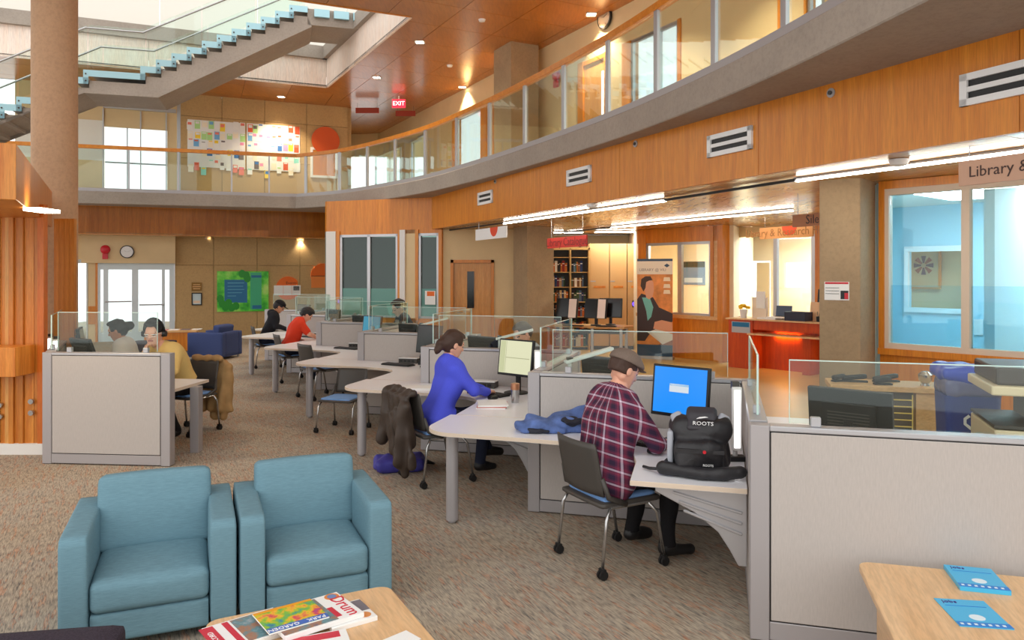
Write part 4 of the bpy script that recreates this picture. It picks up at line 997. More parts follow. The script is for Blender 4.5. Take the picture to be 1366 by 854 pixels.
# blue lounge set far behind
far = lounge('navy blue armchair far off by the concrete wall', (-7.12,17.0,0), -PI/2-.15, M['navy'], .86, .84)
o2 = thing('ottoman', 'black upholstered ottoman beside the navy armchair', 'ottoman', (-7.75,16.2,0), .2)
MB().cushion((0,0,.30),(.85,.55,.30),.03,(0,0,.01),8).build('cushion', M['char'], o2, smooth=True)
for sx in (-1,1):
    for sy in (-1,1): MB().box(sx*.36-.02,sy*.2-.02,0,sx*.36+.02,sy*.2+.02,.16).build('foot', M['steel'], o2)
t3 = thing('side_table', 'orange wood magazine table by the navy armchair', 'table', (-8.25,18.2,0), .25)
MB().box(-.6,-.35,.50,.6,.35,.54).build('table_top', M['wood_pale'], t3, bevel=.004); MB().box(-.56,-.31,.0,-.5,.31,.5).box(.5,-.31,0,.56,.31,.5).box(-.5,-.28,.05,.5,-.24,.5).build('support', M['wood'], t3)
for k in range(5):
    m_ = MB().prism(rrect(.21,.28,.004,1),0,.012).build('magazine', [M['paper'],M['red'],M['paper'],plain('mag_grey', rgb(120,110,120), .6),M['paper']][k], None, (-8.72+k*.25,18.13+.06*k-.0*k,.54), .25); tag(m_, 'magazine lying on the orange wood table by the navy armchair', 'magazine', 'magazines on the far table')
# ================================================================ left kiosk desk with partition
K0, K1 = Vector((-4.66,7.56)), Vector((-3.42,7.45))
partition('grey fabric partition screening the two students at the left desk', K0, K1, (.04,.06), .40)
KS = Vector((-6.05,10.3)); partition('glass-topped side partition running back behind the black monitor at the left desk', KS, K0+ (KS-K0).normalized()*.06, (.05,.05), .36, end_post=(True,False))
kd = thing('desk', 'white desk on a flat silver leg behind the left partition', 'desk', (-4.0,7.5,0), 0)
mb = MB(); mb.prism([(-.50,.17),(.55,.08),(.62,.86),(.35,.90),(-.05,.95),(-.75,2.2),(-1.45,2.45),(-.62,.62)], .70, .73)
for k in range(2, len(mb.f)): mb.m[k] = 1
mb.build('worktop', [M['top'],M['edge']], kd); MB().box(.57,.48,.0,.66,.60,.70).build('leg', M['alu_paint'], kd, bevel=.004); MB().box(-1.2,2.0,0,-1.1,2.1,.7).build('leg', M['alu_paint'], kd)
monitor('black monitor tilted back in front of the man with headphones', Vector((-4.62,8.12,0)), 2.55, z=.88, h=.34, w=.42, tilt=.35)
monitor('black monitor standing beside the side partition, behind the tilted one', Vector((-5.02,8.75,0)), 2.0, z=.92, h=.36, w=.44, tilt=.15)
lamp('pale task lamp standing by the black monitors at the left desk', Vector((-4.95,8.15,0)), .3, True)
lamp('second pale task lamp close to the wooden slat screen', Vector((-5.2,8.45,0)), .3, True)
# ================================================================ lights of the building
def spot(p, e, size=1.9, col=(1,.82,.58), blend=.8, parent=None, r=.05):
    l = bpy.data.lights.new('downlight_lamp', 'SPOT'); l.energy = e; l.spot_size = size; l.spot_blend = blend; l.color = col; l.shadow_soft_size = r
    o = bpy.data.objects.new('downlight_lamp', l); COL.objects.link(o)
    if parent is not None: o.parent = parent
    o.location = p; return o
def downlight(px, py, z, e, label, group):
    p = gp(px, py, z); t = thing('downlight', label, 'ceiling light', (p.x,p.y,z))
    t['group'] = group; s = .11
    MB().box(-s,-s,-.012,s,-s+.025,.0).box(-s,s-.025,-.012,s,s,0).box(-s,-s,-.012,-s+.025,s,0).box(s-.025,-s,-.012,s,s,0).build('frame', M['white'], t)
    MB().box(-s+.025,-s+.025,-.008,s-.025,s-.025,-.003).build('diffuser', M['lamp_warm'], t)
    spot((0,0,-.05), e, parent=t); return t
for px, py in ((560,56),(502.5,103),(616.7,116),(685.5,75),(788.7,19)): downlight(px, py, ZC-.002, 300, 'added unseen downlight in the upper ceiling, brightening the gallery wall', 'downlights in the upper ceiling')
for k in range(3):                      # added to brighten the gallery wall, in the ceiling hidden by the slab
    q = uw(11.2+k*2.3,-1.2); t = thing('downlight', 'added unseen downlight in the upper ceiling, brightening the gallery wall', 'ceiling light', (q[0],q[1],ZC-.002), 0, 'downlights in the upper ceiling'); MB().box(-.11,-.11,-.012,.11,.11,.0).build('frame', M['white'], t); MB().box(-.085,-.085,-.016,.085,.085,-.0125).build('diffuser', M['lamp_warm'], t); spot((0,0,-.05), 330, parent=t)
for px, py in ((375,129),): downlight(px, py, ZC-.002, 260, 'small square downlight in the ceiling above the notice boards', 'downlights above the notice boards')
for px, py in ((143,315.5),(278,318),(401,320)): downlight(px, py, Z1+.0, 260, 'small square downlight in the lobby soffit before the concrete wall', 'downlights in the lobby soffit')
def linear(a, b, z, label):
    A, B = gp(a[0],a[1],z), gp(b[0],b[1],z); c = (A+B)/2; L = (B-A).length; t = thing('linear_light', label, 'ceiling light', c, math.atan2(B.y-A.y,B.x-A.x))
    MB().box(-L/2,-.035,0,L/2,.035,.022).build('housing', M['alu'], t)
    n = max(2, round(L/1.25))
    for k in range(n): MB().box(-L/2+k*L/n+.004,-.028,-.022,-L/2+(k+1)*L/n-.004,.028,-.001).build('tube', M['tube'], t)
    return t
M['tube'] = emis('fluorescent', (1,.93,.80,1), 14)
linear((672,297.5),(887,267), 2.93, 'long linear light running from the white hanging sign along the soffit edge')
linear((815,303),(1057,280), 2.93, 'long linear light over the roll-up banner and library office window')
linear((1062,240),(1420,193), 2.93, 'linear light in front of the blue-lit study room window')
linear((783,323),(800,321), 2.93, 'short linear light seen beside the red hanging sign')
for (a, b, lb_) in (((600,307),(672,297.5),'thin black track leading to the white hanging sign'),((887,267),(1062,240),'thin black track between two linear lights'),((735,312),(815,303),'thin black track above the red hanging sign')):
    A, B = gp(a[0],a[1],2.925), gp(b[0],b[1],2.925); o = MB().bar(A,B,.03,.03).build('light_track', M['black']); tag(o, lb_, 'light track')
# ceiling panels added to light the glazed rooms
def panel_light(label, x, y, z, rz, w, d, mat):
    t = thing('added_panel_light', label, 'ceiling light', (x,y,z), rz); MB().box(-w/2-.03,-d/2-.03,-.01,w/2+.03,d/2+.03,.0).build('frame', M['white'], t); MB().box(-w/2,-d/2,-.02,w/2,d/2,-.011).build('diffuser', mat, t); return t
cool = emis('panel_cool', (.80,.95,1,1), 9.0); warm = emis('panel_warm', (1,.94,.82,1), 20.0)
p = Vector(RNa)+nN*1.5+dN*1.2; panel_light('added cool ceiling panel lighting the blue study room', p.x, p.y, Z1-.06, math.atan2(dN.y,dN.x), 2.4, 1.2, cool)
p = Vector(lw(905))+nL*1.6; panel_light('added ceiling panel lighting the library office', p.x, p.y, Z1-.01, 0, 1.2, 1.2, warm)
p = Vector(sv(1030))+nL*1.6; panel_light('added ceiling panel lighting the room behind the service counter', p.x, p.y, Z1-.01, 0, 1.4, 1.4, warm)
p = Vector((-3.2,19.8)); panel_light('added ceiling panel lighting the tinted-glass office', p.x, p.y, Z1-.01, 0, .5, .3, cool)
for k, (x, y) in enumerate(((1.2,18.6),(2.6,18.4))): panel_light('added ceiling panel brightening the library stacks', x, y, Z1-.01, 0, 1.1, .25, warm)['group'] = 'added stack lights'  # added to brighten the library under the soffit
# exit sign, smoke detectors, sensors on the upper ceiling
ex = thing('exit_sign', 'small red lit EXIT sign hanging from the wood ceiling', 'exit sign', gp(532,128,ZC), .0)
MB().box(-.02,-.02,-.10,.02,.02,0).build('stem', M['white'], ex); MB().box(-.19,-.03,-.34,.19,.03,-.10).build('box', emis('exit_red', rgb(230,40,60), 1.4), ex)
text('EXIT', .17, emis('exit_white', (1,.9,.85,1), 1.6), ex, (0,-.035,-.225), (PI/2,0,0))
for px, py, z, w_ in ((490,147,6.8,.35),(541,151,6.8,.3)):
    p = gp(px, py, z); t = thing('hanging_sign', 'dark red sign panel hanging under the far corridor ceiling', 'sign', p, 0, 'red signs in the far corridor'); MB().box(-w_,-.015,-.09,w_,.015,.07).build('board', plain('maroon', rgb(150,52,24), .5), t); MB().box(-w_+.05,-.005,.07,-w_+.06,.005,.22).box(w_-.06,-.005,.07,w_-.05,.005,.22).build('wire', M['steel'], t)
for px, py in ((643,26),(600,87)):
    o = thing('smoke_detector', 'small round white smoke detector on the upper wood ceiling', 'smoke detector', gp(px,py,ZC), 0, 'smoke detectors on the upper ceiling'); MB().lathe([(.03,-.05),(.06,-.04),(.07,-.015),(.075,0)], n=14).build('dome', M['white'], o, auto=True)
for px, py in ((790,272),(1199,213)):
    o = thing('smoke_detector', 'round white smoke detector under the library soffit', 'smoke detector', gp(px,py,Z1), 0, 'smoke detectors under the soffit'); MB().lathe([(.04,-.06),(.07,-.05),(.085,-.02),(.09,0)], n=16).build('dome', M['white'], o, auto=True)
# ================================================================ wall fittings
def on(fn_a, fn_b, px, py): return wall_pt(px, py, fn_a, fn_b)
def bell(P, rz, s, label):
    t = thing('fire_bell', label, 'alarm bell', P, rz); MB().tube([(0,0,0),(0,-.05*s,0)], [.11*s,.10*s], 18).tube([(0,-.05*s,0),(0,-.075*s,0)], [.10*s,.04*s], 18).build('gong', M['red'], t, auto=True); MB().box(-.06*s,-.05*s,-.23*s,.06*s,0,-.10*s).build('box', M['red'], t, bevel=.005)
def clock(P, rz, r, label, face=None):
    t = thing('wall_clock', label, 'clock', P, rz); MB().tube([(0,0,0),(0,-.05,0)], r, 28).build('case', M['black'], t, auto=True); f = MB().tube([(0,-.0505,0),(0,-.052,0)], r*.86, 28).build('face', face or M['white'], t)
    mb = MB()
    for k in range(12):
        a = k*PI/6; mb.bar((math.sin(a)*r*.68,-.054,math.cos(a)*r*.68),(math.sin(a)*r*.80,-.054,math.cos(a)*r*.80), r*.05, .002)
    mb.build('hour_marks', M['black'], t); MB().bar((0,-.056,0),(-r*.42,-.056,r*.16), r*.06,.003).build('hour_hand', M['black'], t); MB().bar((0,-.058,0),(r*.6,-.058,r*.18), r*.04,.003).build('minute_hand', M['black'], t)
rgang = math.atan2(RGb[1]-RGa[1], RGb[0]-RGa[0])
ba, bb_ = rg(110,.27), rg(234,.27)
bell(on(ba,bb_,140.5,333), rgang, 1.15, 'red fire bell on the cream bulkhead over the entrance doors'); clock(on(ba,bb_,169.5,336), rgang, .18, 'round wall clock with a pale face beside the red fire bell')
P = wall_pt(743,100,uw(0,-.03),uw(5,-.03)); bell(P, ang, 1.2, 'red fire bell on the gallery wall beside the concrete pillar')
P = wall_pt(808,24,uw(0,-.02),uw(5,-.02)); clock(P, ang, .22, 'dark-rimmed wall clock high on the gallery wall', plain('tan_face', rgb(190,160,130), .5))
def poster(label, cat, A, B, r, mat, bits=(), th=.02, name='poster', fr=None):   # r = px0,py0,px1,py1 ; bits in unit coords
    c, w_, h_, a = rect_on(*r, A, B); t = thing(name, label, cat, c, a)
    MB().box(-w_/2,-th,-h_/2,w_/2,-.001,h_/2).build('board', mat, t)
    if fr: MB().box(-w_/2-.03,-th-.012,-h_/2-.03,-w_/2,0,h_/2+.03).box(w_/2,-th-.012,-h_/2-.03,w_/2+.03,0,h_/2+.03).box(-w_/2,-th-.012,h_/2,w_/2,0,h_/2+.03).box(-w_/2,-th-.012,-h_/2-.03,w_/2,0,-h_/2).build('frame', fr, t)
    for k, (x0,z0,x1,z1,m) in enumerate(bits): MB().box((x0-.5)*w_,-th-.003-.0006*k,(z0-.5)*h_,(x1-.5)*w_,-th-.0005*k,(z1-.5)*h_).build('print_block', m, t)
    return t, w_, h_
# green board on the concrete wall
gm, tt, bb = nt('green_leaf_print'); n_ = noise(tt, coords(tt), 2.4, 4, .6); kk = ramp(tt, n_, [(.32, rgb(24,150,40)), (.45, rgb(70,200,50)), (.55, rgb(120,224,70)), (.7, rgb(190,236,120))]); tt.links.new(kk, bb.inputs['Base Color']); bb.inputs['Roughness'].default_value = .4
blue_p = plain('blue_print', rgb(20,110,160), .4); green_t = plain('teal_green_print', rgb(60,180,130), .4); blue_l = plain('pale_blue_line', rgb(90,170,200), .4)
t, w_, h_ = poster('large green leafy notice board with a blue text block on the concrete wall', 'notice board', RGa, RGb, (289.5,362,358,415.5), gm, [(.14,.22,.58,.79,blue_p),(.64,.05,.86,.97,green_t),(.68,.06,.86,.15,blue_p),(.66,.84,.86,.9,blue_p),(.20,.70,.52,.72,blue_l),(.20,.62,.50,.635,blue_l),(.20,.54,.52,.555,blue_l),(.20,.46,.48,.475,blue_l),(.20,.38,.36,.395,blue_l)], .05, 'notice_board')
leafm = plain('leaf_print', rgb(20,150,30), .4)
for k in range(9):
    x, z = ((-.44,-.18),(-.40,-.30),(-.34,-.38),(-.28,-.28),(-.22,-.40),(-.14,-.36),(-.02,.44),(.06,.40),(.08,.32))[k]
    o = MB().vprism([(math.cos(q*PI/5)*.07*w_,math.sin(q*PI/5)*.10*h_) for q in range(10)], -.0575-.0005*k, -.0565).build('leaf_print', leafm, t, (x*w_,0,z*h_))
poster('small bronze plaque above the framed certificate on the concrete wall', 'plaque', RGa, RGb, (255.5,377,269,388), plain('bronze', rgb(120,84,30), .3, .6), [(.15,.7,.85,.78,M['wood_pale']),(.1,.45,.9,.55,M['wood_pale']),(.15,.2,.85,.3,M['wood_pale'])], .03, 'plaque')
poster('small framed certificate with a dark frame on the concrete wall', 'picture frame', RGa, RGb, (257,392,268,406), plain('certificate', rgb(200,220,226), .5), [(.1,.1,.9,.35,plain('peach', rgb(240,214,186), .5))], .02, 'framed_certificate', M['black'])
def disc_board(label, r, bits, cut_right=False, txt=None):
    c, w_, h_, a = rect_on(*r, RGa, RGb); t = thing('orange_sign', label, 'sign', c, a); pts = []
    for q in range(40):
        x, z = math.cos(q*PI/20)*h_/2*1.0, math.sin(q*PI/20)*h_/2; pts.append((min(x, w_*.36) if cut_right else x, z))
    MB().vprism(pts, -.02, -.001).build('disc', M['orange'], t)
    for x0,z0,x1,z1,m,nm in bits: MB().box(x0*w_,-.03,z0*h_,x1*w_,-.0205,z1*h_).build(nm, m, t)
    if txt: text(txt, h_*.17, plain('brown_ink', rgb(120,50,20), .5), t, (.12*w_,-.023,.22*h_), (PI/2,0,0))
    return t
disc_board('round orange sign with three white leaflets, marked Events, on the concrete wall', (366,369,402,400), [(-.52,-.30,-.18,.12,M['paper'],'leaflet'),(-.17,-.30,.13,.12,M['paper'],'leaflet'),(.14,-.30,.47,.12,M['paper'],'leaflet'),(.20,-.10,.42,.08,plain('leaf_grey', rgb(110,110,112), .6),'photo_print')], True, 'Events')
disc_board('round orange sign with a dark line partly behind the white post', (415,351.5,447,384), [(-.5,-.03,.5,.0,plain('brown_line', rgb(120,60,20), .5),'line'),(-.5,-.5,.5,-.03,plain('pale_orange', rgb(240,140,64), .5),'lower_band')])
# notice boards upstairs with pinned papers
def brd(r, label):
    c, w_, h_, a = rect_on(*r, RW2a, RW2b); t = thing('pin_board', label, 'notice board', c, a); MB().box(-w_/2,-.02,-h_/2,w_/2,-.001,h_/2).build('board', M['white'], t); return c, w_, h_, a
pcols = [plain('paper_%d' % k, c, .7) for k, c in enumerate((rgb(240,240,238),rgb(250,214,60),rgb(120,180,226),rgb(240,130,110),rgb(180,226,150),rgb(60,120,190),rgb(246,236,214),rgb(240,150,190),rgb(120,110,110),rgb(150,226,214),rgb(226,96,60)))]
random.seed(11)
spec = [((250,162,327,224), 'white pin board crowded with papers, the one further from the round orange sign', 22), ((329,167,400,228), 'white pin board crowded with papers, the one next to the round orange sign', 22)]
for r, lbl, n_ in spec:
    c, w_, h_, a = brd(r, lbl); dv = Vector((math.cos(a),math.sin(a),0)); nv = Vector((math.sin(a),-math.cos(a),0)); cols_ = 9; rows_ = 5; k = 0
    for i in range(cols_):
        for j in range(rows_):
            if random.random() < .06: continue
            x = (-.5+(i+.5)/cols_)*w_+random.uniform(-.03,.03); z = (-.5+(j+.5)/rows_)*h_+random.uniform(-.05,.05); pw_, ph_ = random.uniform(.12,.24), random.uniform(.16,.32); pw_ = min(pw_, w_/cols_-.03); ph_ = min(ph_, h_/rows_-.04)
            if j == 0: z -= random.choice((0,.1,.22))
            P = c+dv*x+Vector((0,0,z))+nv*.022; m = random.choice(pcols+[pcols[0]]*12+[pcols[6]]*3)
            o = thing('pinned_paper', 'small sheet of paper pinned to the white boards on the upper concrete wall', 'paper', P, a, 'papers pinned to the upstairs boards')
            MB().box(-pw_/2,-.002,-ph_/2,pw_/2,.001,ph_/2).build('sheet', m, o)
            m2 = random.choice(pcols[1:]+[pcols[0]]*8); hh = random.uniform(.1,.4)*ph_; MB().box(-pw_*.36,-.004,ph_*.42-hh,pw_*.36,-.0022,ph_*.42).build('print', m2, o)
t = thing('framed_picture', 'framed wood picture below a round orange disc on the upper concrete wall', 'picture frame', wall_pt(432,216,RW2a,RW2b), math.atan2(dR.y,dR.x))
MB().box(-.33,-.03,-.42,.33,-.001,.35).build('board', M['wood'], t); MB().box(-.40,-.04,-.49,-.33,-.0,.42).box(.33,-.04,-.49,.40,0,.42).box(-.33,-.04,.35,.33,0,.42).box(-.33,-.04,-.49,.33,0,-.42).build('frame', M['white'], t)
t = thing('orange_sign', 'round orange disc sign high on the upper concrete wall', 'sign', wall_pt(434,188,RW2a,RW2b), math.atan2(dR.y,dR.x)); MB().tube([(0,-.05,0),(0,-.07,0)], .42, 32).build('disc', plain('burnt_orange', rgb(214,84,20), .5), t)
# notice on the concrete pillar
pA, pB = (3.46,8.45), (3.80,8.18)
poster('small white notice with a red band on the concrete pillar', 'notice', pA, pB, (1100,376,1133,400.5), M['paper'], [(.03,.88,.97,.98,M['red']),(.66,.06,.97,.52,M['black']),(.82,.06,.97,.4,M['red']),(.05,.66,.6,.68,M['dark']),(.05,.5,.6,.52,M['dark']),(.05,.34,.6,.36,M['dark'])], .008, 'notice')
# orange leaflet on the tinted office window
poster('white leaflet with an orange half circle on the narrow tinted window', 'leaflet', ls(0,.02), ls(900,.02), (567,388,581,406.5), M['paper'], [(.2,.62,.9,.95,M['orange'])], .006, 'leaflet')
# pictures seen inside the glazed rooms
poster('landscape photograph on the library office wall', 'picture', LBa, LBb, (911,349,941,380), plain('photo_blue', rgb(110,140,176), .4), [(.0,.75,1,1,plain('photo_dark', rgb(50,60,50), .5)),(.1,.1,.9,.3,plain('photo_pale', rgb(190,210,226), .5))], .03, 'framed_picture')
t, w_, h_ = poster('framed print with a round dark pattern seen through the blue study room', 'picture', tuple(Vector(br(1190,-.55))), tuple(Vector(br(1300,-.55))), (1214,334,1253,383), plain('tan_print', rgb(196,170,128), .5), [], .03, 'framed_picture', M['wood'])
for k in range(8):
    a = k*PI/4; MB().vprism([(math.cos(a+q)*.35*w_*s_, math.sin(a+q)*.35*w_*s_+.05) for q, s_ in ((-.3,.25),(-.25,1),(.25,1),(.3,.25))], -.036, -.032).build('petal', [plain('plum', rgb(84,50,70), .5),plain('rust', rgb(150,70,40), .5)][k%2], t)
clock(wall_pt(1354,297,BRa,BRb)-Vector((nN.x,nN.y,0))*.01, math.atan2(dN.y,dN.x), .17, 'round wall clock inside the blue study room')
t = thing('wall_switch', 'white switch plate with a yellow note inside the blue study room', 'switch', wall_pt(1315,436,BRa,BRb)-Vector((nN.x,nN.y,0))*.01, math.atan2(dN.y,dN.x)); MB().box(-.14,-.012,-.12,-.03,-.0,.1).build('plate', M['white'], t); MB().box(.02,-.006,-.13,.17,0,.13).build('note', pcols[1], t)
# ---- hanging signs
def hang(label, r, A, B, mat, txt=None, tm=None, size=.1, disc=False, dm=None, align='CENTER', tx=0, top=Z1):
    c, w_, h_, a = rect_on(*r, A, B); t = thing('hanging_sign', label, 'sign', c, a); MB().box(-w_/2,-.012,-h_/2,w_/2,.012,h_/2).build('board', mat, t)
    for s in (-1,1): MB().tube([(s*w_*.4,0,h_/2),(s*w_*.4,0,top-c.z)], .004, 5).build('wire', M['steel'], t)
    if txt: text(txt, size, tm, t, (tx*w_,-.015,0), (PI/2,0,0), align=align)
    if disc: MB().vprism([(disc*w_+math.cos(PI+q*PI/16)*h_*.85, h_/2+math.sin(PI+q*PI/16)*h_*.85*.95) for q in range(17)], -.014, -.0121).build('half_disc', dm or M['orange'], t)
    return t
def par(px, Y): X = (px-683)/F*Y; return (X,Y), (X+dW.x, Y+dW.y)
brown = plain('sign_ink', rgb(70,46,40), .5)
a_, b_ = par(757,13.4); hang('red hanging sign reading Library Catalogue', (731,316,783,330), a_, b_, plain('sign_red', rgb(186,40,26), .45), 'Library Catalogue', plain('dark_red_ink', rgb(110,20,24), .5), .21)
a_, b_ = par(655,14.6); hang('white hanging sign with an orange half disc near the flush wood door', (635,304,676,319), a_, b_, M['white'], None, None, 0, .12, plain('sign_orange', rgb(224,70,30), .5))
a_, b_ = par(1050,12.6); hang('tan hanging sign with an orange half disc over the service counter', (1014,302,1085,317.5), a_, b_, plain('sign_tan', rgb(226,160,96), .5), 'Library & Research Help', plain('tan_ink', rgb(170,110,50), .5), .19, .08, plain('sign_orange2', rgb(226,74,20), .5))
a_, b_ = par(1075,9.6); hang('brown hanging sign reading Silent beside the concrete pillar', (1058,284,1125,301), a_, b_, plain('sign_brown', rgb(186,120,78), .5), 'Silent', brown, .16, align='LEFT', tx=-.22)
a_, b_ = par(1323,5.9); hang('tan hanging sign reading Library & In over the study room window', (1280,206,1430,241), a_, b_, plain('sign_tan2', rgb(206,164,138), .5), 'Library & Information', brown, .125, .55, plain('sign_orange3', rgb(220,86,30), .5), align='LEFT', tx=-.40)
# ================================================================ library furniture
# roll-up banner
bn = thing('rollup_banner', 'roll-up banner headed LIBRARY with a seated man printed on it', 'banner', gp(873.5,479,0), -.42)
bw_, bh_ = .80, 2.24
MB().box(-bw_/2-.02,-.09,0,bw_/2+.02,.09,.07).build('base', M['alu'], bn, bevel=.01)
MB().tube([(0,.06,.05),(0,.06,bh_)], .012, 6).build('pole', M['steel'], bn)
sh = MB().box(-bw_/2,-.006,.07,bw_/2,.0,bh_).build('sheet', plain('banner_orange', rgb(224,140,70), .5, var=.25, vscale=5), bn)
def bpr(poly, m, k, nm='print_block'): MB().vprism([((x-.5)*bw_, .07+z*(bh_-.07)) for x, z in poly], -.0075-.0006*k, -.0064-.0006*k).build(nm, m, sh)
navyb = plain('banner_navy', rgb(52,78,104), .5); cre = plain('banner_cream', rgb(238,222,200), .5); skb = plain('print_skin', rgb(226,160,124), .5); jk = plain('print_jacket', rgb(62,44,44), .5)
bpr([(0,0),(1,0),(1,.115),(0,.115)], navyb, 0); bpr([(0,.975),(1,.975),(1,1),(0,1)], navyb, 0); bpr([(0,.84),(1,.84),(1,.975),(0,.975)], cre, 0)
bpr([(.0,.115),(.6,.115),(.95,.2),(1,.25),(1,.115)], plain('print_table', rgb(150,96,70), .5), 1)
bpr([(0,.15),(.22,.15),(.42,.26),(.75,.28),(1,.36),(1,.44),(.62,.5),(.46,.6),(.30,.62),(.12,.64),(0,.58)], jk, 2)
bpr([(.14,.60),(.36,.60),(.46,.5),(.40,.40),(.30,.36),(.26,.46)], plain('print_shirt', rgb(120,190,180), .5), 3)
bpr([(.26,.60),(.20,.70),(.24,.78),(.36,.80),(.46,.76),(.48,.68),(.44,.61),(.34,.58)], skb, 4, 'print_face'); bpr([(.10,.72),(.12,.79),(.24,.82),(.38,.82),(.44,.78),(.34,.775),(.26,.76),(.24,.70),(.18,.66)], plain('print_hair', rgb(70,44,30), .5), 5)
bpr([(.46,.28),(.50,.35),(.7,.37),(.98,.35),(1,.26),(.8,.255)], skb, 5, 'print_hands'); bpr([(.3,.24),(.72,.12),(1,.17),(1,.23),(.55,.28)], plain('print_book', rgb(222,214,200), .5), 4)
for z in (.79,.72,.66): bpr([(.74,z-.02),(.94,z-.02),(.92,z+.02),(.76,z+.02)], plain('print_light', rgb(250,224,190), .5), 2)
text('LIBRARY @ VIU', .088, plain('print_ink', rgb(150,130,116), .5), sh, (-.05,-.009,.07+.885*(bh_-.07)), (PI/2,0,0)); bpr([(.76,.93),(.84,.95),(.92,.93),(.84,.91)], navyb, 1)
# catalogue table with monitors
ct = thing('catalogue_table', 'pale wood standing table with silver legs under the red sign', 'table', (1.62,16.75,0), -.30)
MB().prism([(-.95,-.20),(.95,-.36),(1.05,.3),(.2,.45),(-.95,.35)], .72, .755).build('table_top', M['wood_pale'], ct); MB().box(-.1,-.1,.58,.9,.25,.66).build('shelf', M['dark'], ct)
for x, y in ((-.8,-.12),(.22,-.24),(.86,-.28),(-.6,.26),(.9,.22)): MB().lathe([(.035,0),(.035,.72)], (x,y,0), 12).build('leg', M['alu'], ct, auto=True)
def mon2(label, p, rz, z=.755, note=True):
    t = thing('monitor', label, 'monitor', (p[0],p[1],z), rz); MB().lathe([(.12,0),(.11,.02),(.03,.03)], n=16).build('base', M['black'], t, auto=True); MB().box(-.03,.0,.02,.03,.05,.3).build('neck', M['black'], t)
    mb = MB(); mb.M = Matrix.Translation((0,0,.36)) @ Matrix.Rotation(-.18,4,'X'); mb.box(-.26,-.03,-.2,.26,.03,.24); mb.build('case', M['black'], t, bevel=.006)
    mb = MB(); mb.M = Matrix.Translation((0,0,.36)) @ Matrix.Rotation(-.18,4,'X'); mb.box(-.24,-.032,-.18,.24,-.031,.22); mb.build('screen', M['dark_screen'], t)
    if note: mb = MB(); mb.M = Matrix.Translation((0,0,.36)) @ Matrix.Rotation(-.18,4,'X'); mb.box(.06,-.05,-.2,.24,-.045,.22); mb.build('paper_note', plain('pink_paper', rgb(246,226,216), .6), t)
    return t
mon2('black monitor with a paper note, the one nearer the concrete pillar on the catalogue table', (1.24,16.86), -.5); mon2('black monitor with a paper note, the one nearer the banner on the catalogue table', (1.86,16.62), -.5); mon2('black monitor without a note at the back of the catalogue table', (2.22,16.86), -.3, note=False)
inst(kb0, (1.35,16.5,.755), -.4, 'black keyboard on the catalogue table by the concrete pillar'); inst(kb0, (2.05,16.3,.755), -.3, 'black keyboard on the catalogue table by the banner')
# bookshelves
sx0, sy = on_line(736,(0,18.6),(1,18.6))[0], 18.6
bs = thing('bookshelf', 'tall library bookshelf packed with books under the red sign', 'bookshelf', (sx0,sy,0), 0)
SW = (50/F*18.6)/2
for x in (0,SW,2*SW): MB().box(x-.02,0,0,x+.02,.32,2.55).build('upright', plain('shelf_tan%d' % int(x*100), rgb(196,160,100), .5), bs)
shz = [.10,.47,.84,1.21,1.58,1.95,2.32]
for z in shz: MB().box(.0,.02,z-.02,2*SW,.32,z).build('shelf', plain('shelf_metal', rgb(204,168,104), .5) if z == shz[0] else bpy.data.materials['shelf_metal'], bs)
MB().box(0,.30,0,2*SW,.32,2.5).build('back', M['dark'], bs); MB().box(-.02,0,2.5,2*SW+.02,.32,2.56).build('top', bpy.data.materials['shelf_metal'], bs)
bc = [plain('book_%d' % k, c, .6) for k, c in enumerate((rgb(150,40,30),rgb(40,60,110),rgb(220,200,150),rgb(60,90,60),rgb(230,226,214),rgb(200,110,40),rgb(30,30,36),rgb(120,80,50),rgb(90,120,150),rgb(180,150,110),rgb(110,30,60)))]
random.seed(3); nb = 0; bmesh = {}
for z in shz[:6]:
    for bay in (0,1):
        x = bay*SW+.03
        end = (bay+1)*SW-.08-random.choice((0,0,.08))
        while x < end and nb < 290:
            w_ = random.choice((.03,.04,.05,.06)); h_ = random.choice((.22,.25,.28)); mk = (w_,h_,random.randrange(len(bc)))
            if mk not in bmesh:
                mb = MB().box(0,0,0,w_,.18,h_); mb.box(.004,-.001,h_*.70,w_-.004,0,h_*.78,1); me = mb.mesh('book'); me.materials.append(bc[mk[2]]); me.materials.append(M['paper']); bmesh[mk] = me
            o = bpy.data.objects.new('book', bmesh[mk]); COL.objects.link(o); o.location = (sx0+x, sy+.05+random.uniform(0,.02), z); tag(o, 'hardback book standing in the tall library bookshelf', 'book', 'books in the library bookshelf'); x += w_+.003; nb += 1
# compact shelving end panels
cpx = [on_line(px,(0,18.75),(1,18.75))[0] for px in (786.5,813,836.5,860)]
for k in range(3):
    t = thing('compact_shelving', ('beige compact shelving end panel next to the books','beige compact shelving end panel with a violet button in the middle of the three','beige compact shelving end panel nearest the banner')[k], 'shelving unit', (cpx[k],18.75,0), 0)
    w_ = cpx[k+1]-cpx[k]; MB().box(.008,0,.10,w_-.008,1.0,2.66).build('panel', plain('beige_panel', rgb(206,168,116), .5) if k == 0 else bpy.data.materials['beige_panel'], t, bevel=.006, seg=1); MB().box(.01,.03,0,w_-.01,1.0,.1).build('carriage', M['dark'], t)
    MB().box(.1,-.012,1.55,w_-.1,-.0,1.60).build('label_holder', M['wood_rail'], t); MB().box(.02,-.006,1.70,w_*.3,0,1.73).build('strip', M['alu'], t)
    if k: MB().box(w_*.3,-.03,1.06,w_*.62,0,1.24).build('control_box', M['black'], t); MB().tube([(w_*.42,-.031,1.15),(w_*.42,-.04,1.15)], .06, 14).build('button', emis('violet', rgb(90,60,240), 2), t)
